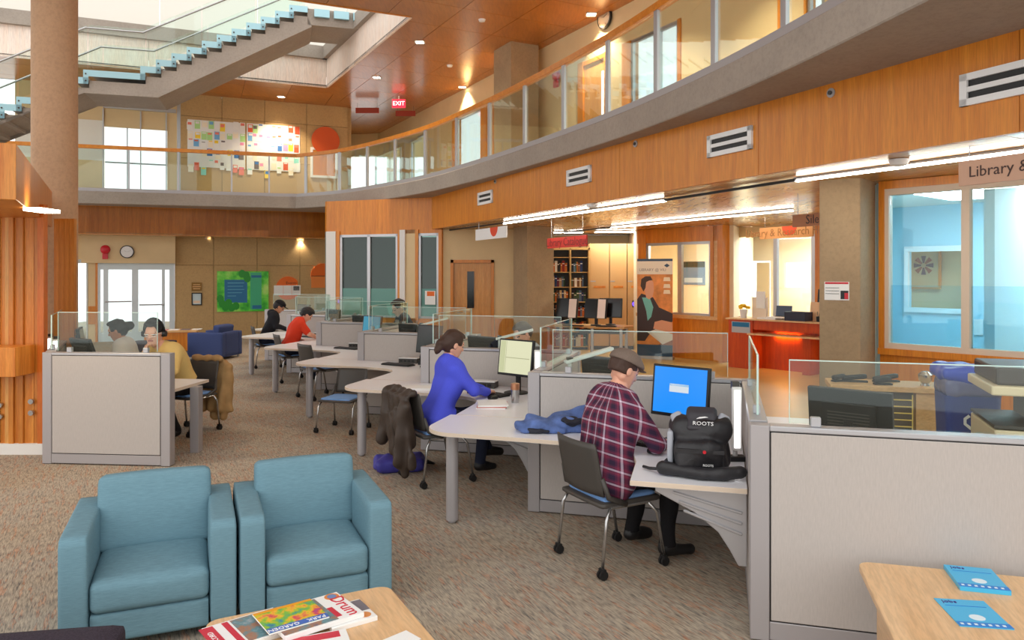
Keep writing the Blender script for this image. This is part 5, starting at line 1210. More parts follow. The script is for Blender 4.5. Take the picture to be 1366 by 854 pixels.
# service counter
cA, cB = Vector((4.42,15.3)), Vector((5.75,13.72)); cd_ = (cB-cA).normalized(); ca = math.atan2(cd_.y,cd_.x); CL = (cB-cA).length
sc_ = thing('service_counter', 'red wood service counter with a lit recess under its ledge', 'counter', (cA.x,cA.y,0), ca)
MB().box(0,0,0,.55,.6,.98).build('cabinet', M['wood_red'], sc_); MB().box(.55,.35,0,CL,.6,.98).build('panel', M['wood_red'], sc_); MB().box(.55,.02,.80,CL,.10,.98).build('apron', M['wood_red'], sc_)
MB().box(-.05,-.04,.98,CL+.1,.65,1.01).build('counter_top', M['wood_table'], sc_, bevel=.004); MB().box(.5,-.12,.70,CL+.1,.32,.73).build('ledge', M['wood_table'], sc_); MB().box(1.6,.0,0,1.75,.35,.70).build('support', M['wood_red'], sc_)
lt = MB().box(.85,.30,.675,1.35,.34,.69).build('under_light', emis('under_light', (1,.6,.15,1), 25), sc_)
MB().box(.08,-.012,.72,.50,-.001,.94).build('leaflet_rack', M['alu'], sc_); MB().box(.1,-.02,.84,.48,-.012,.93).build('leaflet', blue_p, sc_)
def cw(x, y, z=1.01): v = Vector((math.cos(ca),math.sin(ca)))*x+Vector((-math.sin(ca),math.cos(ca)))*y+cA; return Vector((v.x,v.y,z))
v_ = thing('flower_pot', 'white pot of yellow flowers on the service counter', 'plant', cw(.22,.2)); MB().lathe([(.06,0),(.08,.17),(.07,.17),(.05,.02)], n=14).build('pot', M['white'], v_, auto=True); yel = plain('yellow_petals', rgb(246,196,20), .6)
mbf = MB()
for k in range(7): mbf.cushion((math.cos(k)*.08,math.sin(k*1.7)*.07,.21+.02*(k%3)),(.08,.08,.06),.028,n=4)
mbf.build('blossoms', yel, v_, smooth=True)
t = thing('card_display', 'cream card stand behind the yellow flowers', 'display', cw(.5,.35), ca); MB().box(-.16,-.03,0,.16,.03,.42).build('board', cre, t); MB().box(-.05,-.06,.2,.14,-.032,.54).build('card', M['paper'], t)
t = thing('desk_phone', 'small grey desk device behind the counter papers', 'device', cw(.95,.46), ca+.3); MB().box(-.14,-.1,0,.14,.1,.06).build('base', M['dark'], t); mb = MB(); mb.M = Matrix.Translation((0,.05,.14)) @ Matrix.Rotation(-.3,4,'X'); mb.box(-.15,-.015,-.12,.15,.015,.12); mb.build('display', plain('slate_blue', rgb(70,90,120), .4), t)
t = thing('paper_stack', 'loose white papers lying on the service counter', 'papers', cw(.90,.2), ca); MB().box(-.3,-.12,0,.1,.12,.03).box(-.1,-.1,.03,.3,.12,.05).build('sheets', M['paper'], t)
t = thing('basket', 'dark wire basket on the service counter', 'basket', cw(1.44,.15), ca); MB().box(-.2,-.13,0,.2,.13,.02).build('bottom', M['black'], t); MB().box(-.21,-.14,0,.21,-.12,.17).box(-.21,.12,0,.21,.14,.17).box(-.21,-.14,0,-.19,.14,.17).box(.19,-.14,0,.21,.14,.17).build('sides', plain('dark_blue_wire', rgb(40,44,66), .5), t)
t = thing('paper_sign', 'peach paper sign standing on the service counter', 'sign', cw(1.72,.3), ca); mb = MB(); mb.M = Matrix.Rotation(-.15,4,'X'); mb.box(-.14,-.004,0,.14,.004,.36); mb.build('sheet', plain('peach_sheet', rgb(246,204,160), .6), t)
mon2('black monitor behind the peach paper sign on the service counter', cw(1.95,.45), ca+.2, 1.01, False)
t = thing('pen_holder', 'small dark pen holder beside the peach paper sign', 'pen holder', cw(1.85,.12), ca); MB().lathe([(.03,0),(.035,.10),(.03,.10),(.026,.01)], n=12).build('cup', M['black'], t); MB().tube([(0,0,.02),(.03,0,.18)], .005, 5).tube([(0,0,.02),(-.02,.01,.19)], .005, 5).build('pens', M['dark'], t)
# pink gift by the counter edge and hat on hook
t = thing('flower_vase', 'pink flowers at the far end of the service counter', 'plant', cw(2.06,.2)); MB().lathe([(.04,0),(.05,.1),(.03,.14),(.04,.16)], n=12).build('vase', M['red'], t, auto=True); mbf = MB()
for k in range(7): mbf.cushion((math.cos(k*2.1)*.07,math.sin(k*1.3)*.07,.22+.06*(k%4)),(.09,.09,.08),.03,n=4)
mbf.build('blossoms', plain('pink_petals', rgb(246,110,160), .6), t, smooth=True)
# coat hook ornament on the wall beside the service window
P = wall_pt(969,352,SVa,SVb); t = thing('wall_ornament', 'small dark red hanging ornament beside the service window', 'ornament', (P.x-.03,P.y-.03,P.z), ca)
np_obj('cap', [nets([ball((0,-.08,.05),.10,0,.03,(1.5,.6,1.1)), ball((.08,-.08,0),.06,0,.03), ball((-.09,-.08,-.02),.06,0,.03)], .02)], [plain('maroon_felt', rgb(110,40,20), .8)], t); MB().tube([(-.05,-.06,0),(-.07,-.06,-.25),(-.02,-.06,-.42)], .012, 6).tube([(.07,-.06,-.02),(.06,-.06,-.3)], .012, 6).build('strands', M['cream'], t)
# ================================================================ copier corner
cpd = thing('low_cabinet', 'low beige cabinet with a wire rack standing before the concrete pillar', 'cabinet', (3.40,7.0,0), -.30); cpd.scale = (1,1,1.2)
MB().box(-.42,-.22,.70,.55,.24,.74).build('cabinet_top', M['wood_pale'], cpd, bevel=.004); MB().box(-.38,-.18,0,-.34,.20,.70).box(.30,-.18,0,.53,.20,.70).build('side', M['wood_pale'], cpd); MB().box(-.34,-.05,0,.30,.20,.70).build('back', plain('grey_back', rgb(120,110,98), .6), cpd); MB().box(-.34,-.12,0,.30,-.05,.34).build('drawer', plain('brown_drawer', rgb(120,74,40), .6), cpd)
mb = MB()
for k in range(5): mb.tube([(.02,-.185,.44+k*.05),(.27,-.185,.44+k*.05)], .005, 5)
mb.tube([(.02,-.185,.42),(.02,-.185,.68)], .006, 5).tube([(.27,-.185,.42),(.27,-.185,.68)], .006, 5); mb.build('wire_rack', plain('yellow_wire', rgb(236,206,110), .4), cpd)
def cl(x, y, z): a = -.30; return (3.40+x*math.cos(a)-y*math.sin(a), 7.0+x*math.sin(a)+y*math.cos(a), z)
for k, (x, y, s, lb_) in enumerate(((-.18,.02,1.0,'black stapler lying across the low beige cabinet'),(.04,-.1,.7,'small black hole punch on the low beige cabinet'),(.10,.10,1.1,'long black three-hole punch at the back of the low beige cabinet'),(-.32,.0,.6,'small black tape dispenser at the end of the low beige cabinet'),(.40,-.05,.7,'round grey pencil sharpener on the low beige cabinet'))):
    t = thing(('stapler','hole_punch','hole_punch','tape_dispenser','pencil_sharpener')[k], lb_, 'stationery', cl(x,y,.888), -.3+.2*k)
    if k == 4: MB().lathe([(.04,0),(.03,.02),(.055,.05),(.06,.10),(.03,.13)], n=12).build('body', M['steel'], t, auto=True); MB().tube([(.05,0,.08),(.10,0,.12)], .01, 6).build('handle', M['dark'], t)
    else: MB().box(-.11*s,-.03,0,.11*s,.03,.015).build('base', M['black'], t); mb = MB(); mb.M = Matrix.Rotation(-.12,4,'Y'); mb.cushion((0,0,.045),(.22*s,.05,.045),.015,n=5); mb.build('arm', M['black'], t, smooth=True)
# recycling bin
rb = thing('recycling_bin', 'blue recycling bin with a white recycling symbol and bag rim beside the copier', 'bin', (3.52,5.80,0), -.25); rb.scale = (.84,.84,1.17); bluep2 = plain('bin_blue', rgb(32,58,140), .4)
mb = MB(); n_ = len(rrect(.46,.40,.06)); lo_ = rrect(.38,.34,.05); hi_ = rrect(.46,.40,.06)
V = [(p[0],p[1],.0) for p in lo_]+[(p[0],p[1],.84) for p in hi_]; mb._add(V, [tuple(range(n_-1,-1,-1)), tuple(range(n_,2*n_))]+[(i,(i+1)%n_,n_+(i+1)%n_,n_+i) for i in range(n_)]); mb.build('body', bluep2, rb, auto=True)
np_obj('lid', [nets([rbx((0,0,.98),(.27,.23,.05),.05), rbx((.12,0,1.0),(.2,.2,.03),.03)], .012, folds(.012,24,4))], [plain('lid_blue', rgb(60,84,200), .35)], rb)
np_obj('bag_rim', [nets([rbx((0,0,.89),(.235,.205,.06),.04)], .012, folds(.008,40,5))], [plain('clear_bag', rgb(110,110,150), .2)], rb)
mb = MB()
for k in range(3):
    a = k*2*PI/3+PI/2; c_, s_ = math.cos(a), math.sin(a)
    P = [(-.055,.02),(-.02,.075),(.02,.075),(.045,.035),(.03,.02),(.012,.052),(-.012,.052),(-.036,.012)]
    mb.vprism([(x*c_-(z+.015)*s_, x*s_+(z+.015)*c_) for x, z in P], -.003, .0)
mb.build('recycling_symbol', M['white'], rb, (.0,-.206,.68))
# photocopier
cp = thing('photocopier', 'cream photocopier with a dark lid and paper drawers beside the recycling bin', 'photocopier', (3.50,4.92,0), -.35); crm = plain('copier_cream', rgb(226,206,170), .45)
MB().box(-.36,-.32,.04,.75,.33,.92).build('cabinet', crm, cp, bevel=.01)
for k, z in enumerate((.10,.36,.62)):
    d_ = MB().box(-.34,-.335,z,.74,-.32,z+.23).build('paper_drawer', crm, cp, bevel=.006); MB().box(0,-.345,z+.10,.4,-.335,z+.13).build('handle', M['dark'], d_)
MB().box(-.36,-.32,.93,.0,.33,.95).build('tray', M['dark'], cp); MB().box(-.1,-.1,.95,.75,.33,1.14).build('column', plain('copier_grey', rgb(120,112,100), .5), cp); MB().box(-.38,-.34,1.14,.75,.33,1.20).build('control_panel', crm, cp, bevel=.01); MB().box(-.34,-.28,1.20,.75,.33,1.31).build('lid', plain('copier_lid', rgb(74,64,60), .45), cp, bevel=.015); MB().box(.05,-.2,1.31,.75,.3,1.36).build('feeder', M['dark'], cp, bevel=.01)
for sx in (-.3,.68):
    for sy in (-.25,.25): MB().tube([(sx-.02,sy,.022),(sx+.02,sy,.022)], .022, 10).build('castor', M['rubber'], cp)
# ================================================================ wooden slat screen at the left edge
sl = thing('slat_screen', 'tall orange wood slat screen with canopy and white plinth beside the round column', 'screen', (-5.4,7.92,0), 0)
random.seed(5); x = -.62
while x < .44:
    w_ = random.choice((.05,.07,.10)); d_ = random.uniform(-.02,.02); MB().box(0,d_,.115,w_-.003,.06,2.64).build('slat', random.choice((M['wood_slat'],M['wood_slat'],M['slat_b'],M['slat_c'])), sl, (x,0,0)); x += w_
for k in range(4): MB().box(0,0,.3,.058,.05,2.56).build('slat', M['wood_slat'], sl, (-.02+k*.06,.95,0))
MB().box(-.8,-.02,0,.45,.12,.115).build('plinth', M['white_post'], sl)
MB().box(-.8,-.32,.86,.36,-.005,1.16).build('ledge', M['wood_slat'], sl, bevel=.004)
for x, z in ((.0,.52),(.0,.40),(.33,.56),(.33,.44)): MB().tube([(x,-.03,z),(x,.0,z)], .028, 12).build('bolt', M['steel'], sl)
cE, cF = Vector((-3.97,6.0)), Vector((-5.86,9.55)); d_ = (cF-cE).normalized(); n_ = Vector((d_.y,-d_.x)); n_ = -n_ if n_.x > 0 else n_
pl_ = [tuple(cE-Vector((-5.4,7.92))), tuple(cF-Vector((-5.4,7.92))), tuple(cF+n_*2.2-Vector((-5.4,7.92))), tuple(cE+n_*2.2-Vector((-5.4,7.92)))]
MB().prism(pl_, 2.50, 2.95).build('canopy', M['wood_slat'], sl, bevel=.004)
MB().box(1.05,-1.25,2.47,1.2,-.95,2.499).build('canopy_light', M['lamp_warm'], sl); spot((1.0,-1.0,2.42), 40, 2.4, parent=sl)
# ================================================================ people
def hair(o, T, R, style='short', mat=None, sc=1.0, grow=0, extra=(), name='hair'):
    c = T((0,0,0))
    pr = [ball(T((-.018,0,.042)), (.104+grow)*sc, 0, .03, (1.03,.84,1.0), R), ball(T((-.045,0,.0)), (.086+grow)*sc, 0, .03, (.9,.92,1.0), R)]
    if style != 'cap': pr += [ball(T((.03,.0,.105)), .04*sc, 0, .04, (1.3,1.4,.6), R)]
    for e in extra: pr.append(ball(T(e[0]), e[1]*sc, 0, .03, e[2] if len(e) > 2 else (1,1,1), R))
    ne = len(extra)
    def cut(P):
        q = ((P-c)@R)/sc
        a = np.minimum(q[:,0]-.062, .085-q[:,2]); b = np.minimum(q[:,0]+.005, .012-q[:,2]); d = -.075-q[:,2]
        if style == 'crop': d = -.03-q[:,2]
        if style == 'long': b = np.minimum(q[:,0]-.01, .0-q[:,2]); d = -.09-q[:,2]
        k = np.maximum(np.maximum(a,b),d)
        if ne: k = np.minimum(k, np.where(q[:,0] < -.09, -1, k))
        return k
    f = folds(.004, 90, 3)
    return np_obj(name, [nets(pr, .008, f, cut, pad=.02)], [mat], o)
def col_(skinname, skc, top, pants, shoes=None): return dict(skin=skin(skinname, skc), top=top, pants=pants, shoes=shoes or M['black'])
light = rgb(226,168,142); tan = rgb(198,138,104); brown_s = rgb(160,104,76)
jeans = weave('dark_jeans', rgb(36,42,62), (200,200,200), .15); blackc = weave('black_cloth', rgb(26,25,28), (120,120,120), .2)
hb = plain('hair_brown', rgb(64,40,28), .6, bmp=.6, bscale=120); hk = plain('hair_black', rgb(28,24,26), .55, bmp=.6, bscale=120); hg = plain('hair_grey_brown', rgb(96,84,76), .6, bmp=.6, bscale=120)
# plaid shirt
m, t, b = nt('plaid_shirt'); tc = t.nodes.new('ShaderNodeTexCoord'); sp = t.nodes.new('ShaderNodeSeparateXYZ'); t.links.new(tc.outputs['Object'], sp.inputs[0])
def mth(op, a, bb_=None, c=None):
    n = t.nodes.new('ShaderNodeMath'); n.operation = op
    for k, q in enumerate((a, bb_, c)):
        if q is None: continue
        if hasattr(q, 'is_output'): t.links.new(q, n.inputs[k])
        else: n.inputs[k].default_value = q
    return n.outputs[0]
hx = mth('MULTIPLY', mth('ARCTAN2', sp.outputs[1], mth('SUBTRACT', .05, sp.outputs[0])), .19); vz = mth('ADD', sp.outputs[2], mth('MULTIPLY', sp.outputs[0], .35))
base, dk_, lt_, md_ = rgb(92,34,66), rgb(44,26,54), rgb(214,196,214), rgb(128,44,70)
st_ = [(0,base),(.10,dk_),(.34,dk_),(.40,base),(.50,md_),(.66,base),(.70,lt_),(.83,base),(.90,md_)]
r1_ = ramp(t, mth('FRACT', mth('MULTIPLY', hx, 11.0)), st_, 'CONSTANT'); r2_ = ramp(t, mth('FRACT', mth('MULTIPLY', vz, 11.0)), st_, 'CONSTANT')
t.links.new(mix(t, .5, r1_, r2_), b.inputs['Base Color']); b.inputs['Roughness'].default_value = .9; M['plaid'] = m
# --- man in the plaid shirt
J = seated(.05, head=(.13,.02,1.25), neck=(.06,0,1.105), elL=(.22,.25,.82), wrL=(.42,.12,.765), elR=(.17,-.27,.80), wrR=(.38,-.14,.762), yaw=-.05, pitch=.45, fat=1.06, fold=.008, floor=.004, hip=(-.05,0,.58), waist=(-.04,0,.74), chest=(.01,0,.94), knL=(.40,.14,.53), knR=(.40,-.14,.53), anL=(.30,.16,.11), anR=(.34,-.18,.11), toeL=(.46,.18,.05), toeR=(.50,-.22,.05), skirt=1)
o, T, R = person('man in a purple plaid shirt and grey flat cap sitting with his back turned', (.656,5.01,0), .50, J, col_('light', light, M['plaid'], blackc), .5, .009, .005)
hair(o, T, R, 'crop', hb, grow=-.004)
capm = weave('grey_wool', rgb(120,104,94), (160,160,160), .2); c_ = T((0,0,0))
def capcut(P): q = (P-c_)@R; return .052-q[:,2]
np_obj('flat_cap', [nets([ball(T((-.012,0,.062)), .112, 0, .03, (1.12,.90,.78), R), ball(T((.065,0,.062)), .065, 0, .03, (.9,1.15,.42), R)], .007, folds(.003,40,2), capcut)], [capm], o)
np_obj('cap_brim', [nets([ball(T((.115,0,.05)), .05, 0, .02, (.9,1.3,.16), R)], .006)], [capm], o)
# --- woman in the blue sweater
bluesw = weave('blue_knit', rgb(82,92,224), (160,160,160), .08)
J = seated(.14, fold=.007, fat=.90, head=(.17,0,1.235), neck=(.12,0,1.09), pitch=.30, elL=(.30,.20,.86), elR=(.27,-.24,.83), wrL=(.50,.05,.79), wrR=(.49,-.08,.785), skirt=1, anR=(.42,-.06,.12), toeR=(.58,-.05,.06), anL=(.55,.06,.22), toeL=(.70,.05,.16), knL=(.46,.10,.55), curlL=.5, curlR=.5, hdL=(0,0,-1))
o, T, R = person('woman in a bright blue sweater typing, her hair tied back', (-.70,6.98,0), .53, J, col_('light', light, bluesw, jeans), 1.0, .009, .005)
hair(o, T, R, 'long', hb, extra=[((-.12,0,-.01),.045,(1.2,1,1)), ((-.145,0,-.07),.036,(.9,1,1.6))])
# --- man in the red shirt
redc = weave('red_cotton', rgb(220,64,38), (160,160,160), .06)
J = seated(.22, fold=.007, pitch=.75, head=(.33,0,1.17), neck=(.22,0,1.08), chest=(.14,0,.94), elR=(.33,-.25,.84), wrR=(.50,-.08,.765), elL=(.33,.24,.84), wrL=(.50,.08,.765))
o, T, R = person('man in a red shirt hunched over his desk', (-3.98,13.3,0), .45, J, col_('light', light, redc, jeans), .3, .013, .007); hair(o, T, R, 'short', hk)
# --- man in the black hoodie and cap
J = seated(.16, fold=.008, pitch=.55, head=(.27,0,1.22), neck=(.17,0,1.10), hood=1)
o, T, R = person('man in a black hoodie and dark cap reading at the end of the row', (-5.05,15.35,0), .35, J, col_('brown', tan, weave('black_fleece', rgb(28,28,34), (120,120,120), .2), jeans), 1.0, .014, .007); hair(o, T, R, 'short', hk); c2_ = T((0,0,0)); R2_ = R
np_obj('baseball_cap', [nets([ball(T((-.01,0,.055)), .115, 0, .03, (1.05,.88,.85), R)], .009, None, lambda P: .05-((P-c2_)@R2_)[:,2]), nets([ball(T((.12,0,.055)), .07, 0, .02, (1,1.0,.14), R)], .007)], [blackc], o)
# --- man in the charcoal T-shirt beyond the glass
J = seated(.10, fold=.006, pitch=.42, hip=(0,0,.64), waist=(.04,0,.82), chest=(.09,0,1.03), neck=(.14,0,1.20), head=(.20,.02,1.325), elL=(.26,.25,.90), elR=(.26,-.25,.90), wrL=(.46,.1,.77), wrR=(.46,-.1,.77), yaw=.10, hsc=1.12, knL=(.44,.13,.56), knR=(.44,-.13,.56))
o, T, R = person('dark-haired man in a charcoal T-shirt looking down beyond the glass', (-1.74,12.78,0), PI+.42, J, col_('light', light, weave('charcoal_tee', rgb(58,68,82), (160,160,160), .08), jeans), .3, .013, .006, collar=False); hair(o, T, R, 'short', hk, 1.12)
# --- woman half hidden across from the woman in blue
J = seated(.12, fold=.006, pitch=.4, head=(.20,0,1.21), neck=(.14,0,1.06))
o, T, R = person('person with grey-brown hair half hidden behind the partition glass', (.30,8.80,0), PI+.5, J, col_('light', light, weave('pale_top', rgb(196,200,206), (160,160,160), .06), jeans), 1.0, .014, .007); hair(o, T, R, 'long', hg)
# --- man with headphones at the left desk
J = seated(.20, fold=.007, pitch=.14, yaw=.42, hip=(0,0,.60), head=(.36,-.02,1.225), neck=(.25,0,1.07), chest=(.17,0,.93), elR=(.44,-.20,.80), wrR=(.475,-.04,1.0), hfR=(-.1,.2,1), hdR=(-.6,.5,0), elL=(.34,.26,.82), wrL=(.53,.14,.765), hsc=1.14, fat=1.08, curlR=.9, anL=(.2,.14,.11), anR=(.2,-.14,.11), toeL=(.36,.16,.05), toeR=(.36,-.16,.05), knL=(.38,.13,.55), knR=(.38,-.13,.55))
o, T, R = person('man in a pale yellow sweater with glasses and headphones, hand at his chin', (-3.95,8.90,0), -1.93, J, col_('light', light, weave('yellow_knit', rgb(222,190,120), (160,160,160), .08), blackc), 1.0, .010, .0055); hair(o, T, R, 'short', hk, 1.14)
mbg = MB(); mbg.tube([T((.088,.055,.008)),T((.098,.012,.008))], .004, 6).tube([T((.098,-.012,.008)),T((.088,-.055,.008))], .004, 6).tube([T((.088,.055,-.012)),T((.098,.012,-.012))], .003, 6).tube([T((.098,-.012,-.012)),T((.088,-.055,-.012))], .003, 6).tube([T((.088,.058,.006)),T((-.01,.088,.01))], .003, 6).tube([T((.088,-.058,.006)),T((-.01,-.088,.01))], .003, 6); mbg.build('glasses', M['white'], o)
hpn = thing('headphones', 'black over-ear headphones worn by the man in the yellow sweater', 'headphones', o.location, -1.93); mb = MB(); mb.tube([T((-.012,.102*math.cos(a_*PI/12),.02+.135*math.sin(a_*PI/12))) for a_ in range(13)], .010, 8); mb.build('band', M['black'], hpn, smooth=True)
for s in (-1,1): MB().tube([T((-.012,s*.086,-.005)),T((-.012,s*.118,-.005))], [.040,.034], 14).build('ear_cup', M['black'], hpn, auto=True)
# --- woman in profile beside him
J = seated(.14, fold=.006, pitch=.30, head=(.24,0,1.20), neck=(.17,0,1.06), fat=.9)
o, T, R = person('woman in a white top with her dark hair in a bun, seen in profile', (-4.66,9.34,0), PI+.15, J, col_('tan2', tan, weave('white_cotton', rgb(226,220,214), (160,160,160), .05), blackc), 1.0, .013, .006); hair(o, T, R, 'long', hk, extra=[((-.155,0,.02),.056)])
chair((-3.90,9.02,0), -1.93, 'grey task chair with a beige coat over its back, behind the left desk'); chair((-4.66,9.34,0), PI+.15, 'grey task chair seating the woman with the hair bun')
# ================================================================ bags, coats and papers
brownc = plain('dark_brown_nylon', rgb(62,50,42), .55, var=.15, vscale=8, bmp=.7, bscale=22)
def drape(amp, f): return lambda P: amp*np.sin(f*P[:,1]+2.2*np.sin(5*P[:,2]+3*P[:,1]))*(.45+.55*np.clip((.9-P[:,2])*1.6,0,1))+amp*.35*np.sin(31*P[:,2]+17*P[:,1])
ct_ = np_obj('coat', [nets([rbx((-.36,.02,.60),(.035,.25,.24),.03,R=rotm(0,-.12,0)), rbx((-.385,-.13,.44),(.035,.13,.27),.03,R=rotm(-.15,-.05,.1)), rbx((-.37,.14,.44),(.04,.12,.20),.03,R=rotm(.10,-.1,-.1)), cone((-.33,-.22,.845),(-.33,.22,.845),.032,.032,0,.04), cone((-.37,.26,.80),(-.42,.30,.36),.062,.05,0,.02), cone((-.40,-.20,.74),(-.44,-.15,.25),.06,.05,0,.02), cone((-.40,-.06,.30),(-.38,-.16,.13),.055,.03,0,.04)], .011, drape(.013,52))], [brownc], None, (-.70,6.98,0), .53)
tag(ct_, 'dark brown nylon coat hanging over the chair of the woman in blue', 'coat')
beige = plain('beige_coat', rgb(176,140,92), .8, var=.15, vscale=8)
ct2 = np_obj('coat', [nets([rbx((-.36,0,.52),(.05,.25,.32),.04,R=rotm(0,-.12,0)), rbx((-.38,.12,.38),(.05,.12,.28),.04), cone((-.32,-.2,.86),(-.32,.2,.86),.04,.04,0,.04), cone((-.40,.24,.74),(-.42,.26,.22),.06,.05,0,.02)], .013, drape(.013,44))], [beige], None, (-3.90,9.02,0), -1.93)
tag(ct2, 'beige coat hanging over the chair of the man with headphones', 'coat')
bagb = plain('blue_bag', rgb(62,60,150), .55, var=.2, vscale=10)
bg_ = thing('shoulder_bag', 'shiny blue bag slumped on the carpet under the coat', 'bag', (-1.10,7.30,0), .3)
np_obj('body', [nets([rbx((0,0,.07),(.24,.15,.065),.05), ball((.14,.03,.07),.08,0,.05,(1.6,1.2,.75)), ball((-.12,-.02,.09),.08,0,.05,(1.3,1.2,.8))], .012, folds(.016,26,9), cut=lambda P: .003-P[:,2])], [bagb], bg_); MB().tube([(.22,0,.10),(.32,-.04,.05),(.36,.06,.02),(.28,.15,.015)], .012, 6).build('strap', M['black'], bg_, smooth=True)
# denim jacket heap
den = plain('denim', rgb(84,108,164), .8, var=.35, vscale=12, bmp=.9, bscale=30)
dj = thing('jacket', 'crumpled blue denim jacket lying on the desk behind the plaid-shirted man', 'jacket', (.315,5.66,.73), -.2)
np_obj('cloth', [nets([ball((-.02,0,.04),.10,0,.06,(2.1,1.3,.55)), ball((.12,.02,.06),.10,0,.06,(1.3,1.2,.8)), cone((.18,.06,.08),(.28,.10,.20),.05,.035,0,.05), ball((-.14,-.04,.03),.08,0,.05,(1.5,1.2,.6)), cone((-.2,-.12,.03),(.1,-.14,.03),.035,.045,0,.05)], .009, folds(.020,44,3), cut=lambda P: .002-P[:,2])], [den], dj)
np_obj('lining', [nets([ball((.13,-.06,.08),.06,0,.03,(1.4,1.1,.6)), cone((-.22,-.16,.02),(-.02,-.17,.02),.022,.022,0,.03)], .008, folds(.010,50,4), cut=lambda P: .002-P[:,2])], [plain('dark_lining', rgb(28,30,44), .7)], dj)
# backpack
bpk = thing('backpack', 'black and grey backpack standing on the desk in front of the blue screen', 'backpack', (1.11,4.43,.735), A0)
bkm = plain('black_nylon', rgb(32,31,35), .5, var=.3, vscale=14, bmp=.8, bscale=32); gym = plain('grey_nylon', rgb(168,172,182), .6)
cutb = lambda P: .002-P[:,2]
np_obj('body', [nets([rbx((0,.03,.15),(.165,.10,.15),.06,0,.05), rbx((0,-.05,.10),(.15,.08,.09),.05,0,.03), rbx((0,.02,.27),(.14,.08,.05),.04,0,.05), rbx((0,-.085,.17),(.13,.035,.025),.02,0,.03,rotm(.2,0,0))], .008, folds(.016,42,5), cutb)], [bkm], bpk)
np_obj('top_flap', [nets([rbx((.01,-.01,.315),(.085,.085,.022),.02,0,.03,rotm(.75,0,0)), rbx((.01,.035,.34),(.08,.05,.02),.02,0,.03,rotm(.25,0,0))], .007)], [plain('flap_grey', rgb(52,50,56), .6)], bpk)
for s in (-1,1): np_obj('side_panel', [nets([rbx((s*.125,-.0,.295),(.035,.07,.022),.018,0,.03,rotm(.6,s*.5,0))], .007)], [gym], bpk)
np_obj('side_panel', [nets([rbx((-.168,-.02,.15),(.018,.06,.10),.015,0,.03)], .007)], [gym], bpk)
np_obj('waist_belt', [nets([cone((-.20,-.10,.035),(.02,-.16,.035),.04,.03,0,.03), cone((.02,-.16,.03),(.22,-.12,.045),.03,.04,0,.03)], .008, folds(.008,44,7), cutb)], [bkm], bpk)
MB().tube([(-.17,-.06,.09),(-.24,-.10,.03),(-.29,-.04,.014),(-.33,.0,.012)], .010, 6).build('strap', bkm, bpk, smooth=True); MB().bar((-.13,-.135,.155),(.14,-.135,.155),.02,.022).build('compression_strap', bkm, bpk); MB().tube([(.03,-.14,.155),(.03,-.155,.155)], .010, 10).build('buckle', M['red'], bpk)
text('ROOTS', .036, M['white'], bpk, (.02,-.072,.302), (.82,0,.0)); MB().vprism([(-.02,0),(.0,.012),(.03,.016),(.05,.012),(.02,.006)], -.002, 0).build('bird_emblem', M['white'], bpk, (.0,-.052,.325)); text('ROOTS', .018, M['white'], bpk, (.05,-.134,.075), (PI/2,0,0), name='label_print')
# drinks, papers
mg = thing('travel_mug', 'silver travel mug on the desk beside the pale document screen', 'mug', loc_w(Pn(2),A0,1.27,-.98,.73)); MB().lathe([(.034,0),(.036,.02),(.040,.16)], n=20).build('body', M['steel'], mg, auto=True); MB().lathe([(.041,.12),(.041,.16),(.040,.175),(.02,.18)], n=20).build('lid', plain('copper_band', rgb(186,130,96), .35, .5), mg, auto=True)
sp_ = thing('paper_stack', 'stack of papers on the desk at the elbow of the woman in blue', 'papers', loc_w(Pn(2),A0,1.12,-1.20,.73), A0+.2)
for k in range(4): MB().box(-.13,-.15,k*.008,.13,.15,k*.008+.0075).build('sheet', [M['paper'],plain('red_cover', rgb(200,110,100), .6),M['paper'],M['paper']][k], sp_, (0,0,0), .06*k)
sp2 = thing('paper_stack', 'open white papers on the desk left of the woman in blue', 'papers', loc_w(Pn(2),A0,.10,-.42,.73), A0+.1)
for k in range(2): MB().box(-.16,-.12,k*.008,.16,.12,k*.008+.0075).build('sheet', M['paper'], sp2, (0,0,0), .15*k)
# newspapers on the coffee table
TZ = .45; tcx = tctr
def tl(x, y): v = tcx+tdx*x+tdy*y; return v
def paper(label, x, y, rz, w_, d_, h_, mat, name='newspaper', z=0):
    p = tl(x,y); t = thing(name, label, 'newspaper', (p.x,p.y,TZ+z), ta+rz); MB().box(-w_/2,-d_/2,0,w_/2,d_/2,h_).build('pages', M['paper'], t, bevel=.002); return t
def blk(t, x0, y0, x1, y1, z, m, nm='print_block'): return MB().box(x0,y0,z,x1,y1,z+.0008).build(nm, m, t)
def picmat(name, cols, sc): 
    m, t, b = nt(name); n = noise(t, coords(t), sc, 3, .6); k = ramp(t, n, [(i/(len(cols)-1)*.5+.25, c) for i, c in enumerate(cols)]); t.links.new(k, b.inputs['Base Color']); b.inputs['Roughness'].default_value = .4; return m
pic1 = picmat('garden_cover', (rgb(40,60,120),rgb(60,140,160),rgb(120,190,60),rgb(240,190,40),rgb(220,70,90),rgb(130,80,160)), 14); pic2 = picmat('grey_photo', (rgb(90,100,130),rgb(170,120,90),rgb(90,140,150),rgb(180,180,190)), 16)
redp = plain('magenta_red', rgb(206,50,70), .5); navyt = plain('print_navy', rgb(40,60,140), .5)
n1 = paper('newspaper with red and white masthead bars at the edge of the coffee table', -.25, .38, .22, .30, .24, .02, M['paper']); blk(n1,-.165,-.11,-.11,.11,.0202,redp); blk(n1,-.075,-.11,-.05,.11,.0202,redp); blk(n1,-.04,-.11,.16,.11,.0202,pic2); text('RECORD', .03, M['paper'], n1, (-.137,0,.0212), (0,0,PI/2))
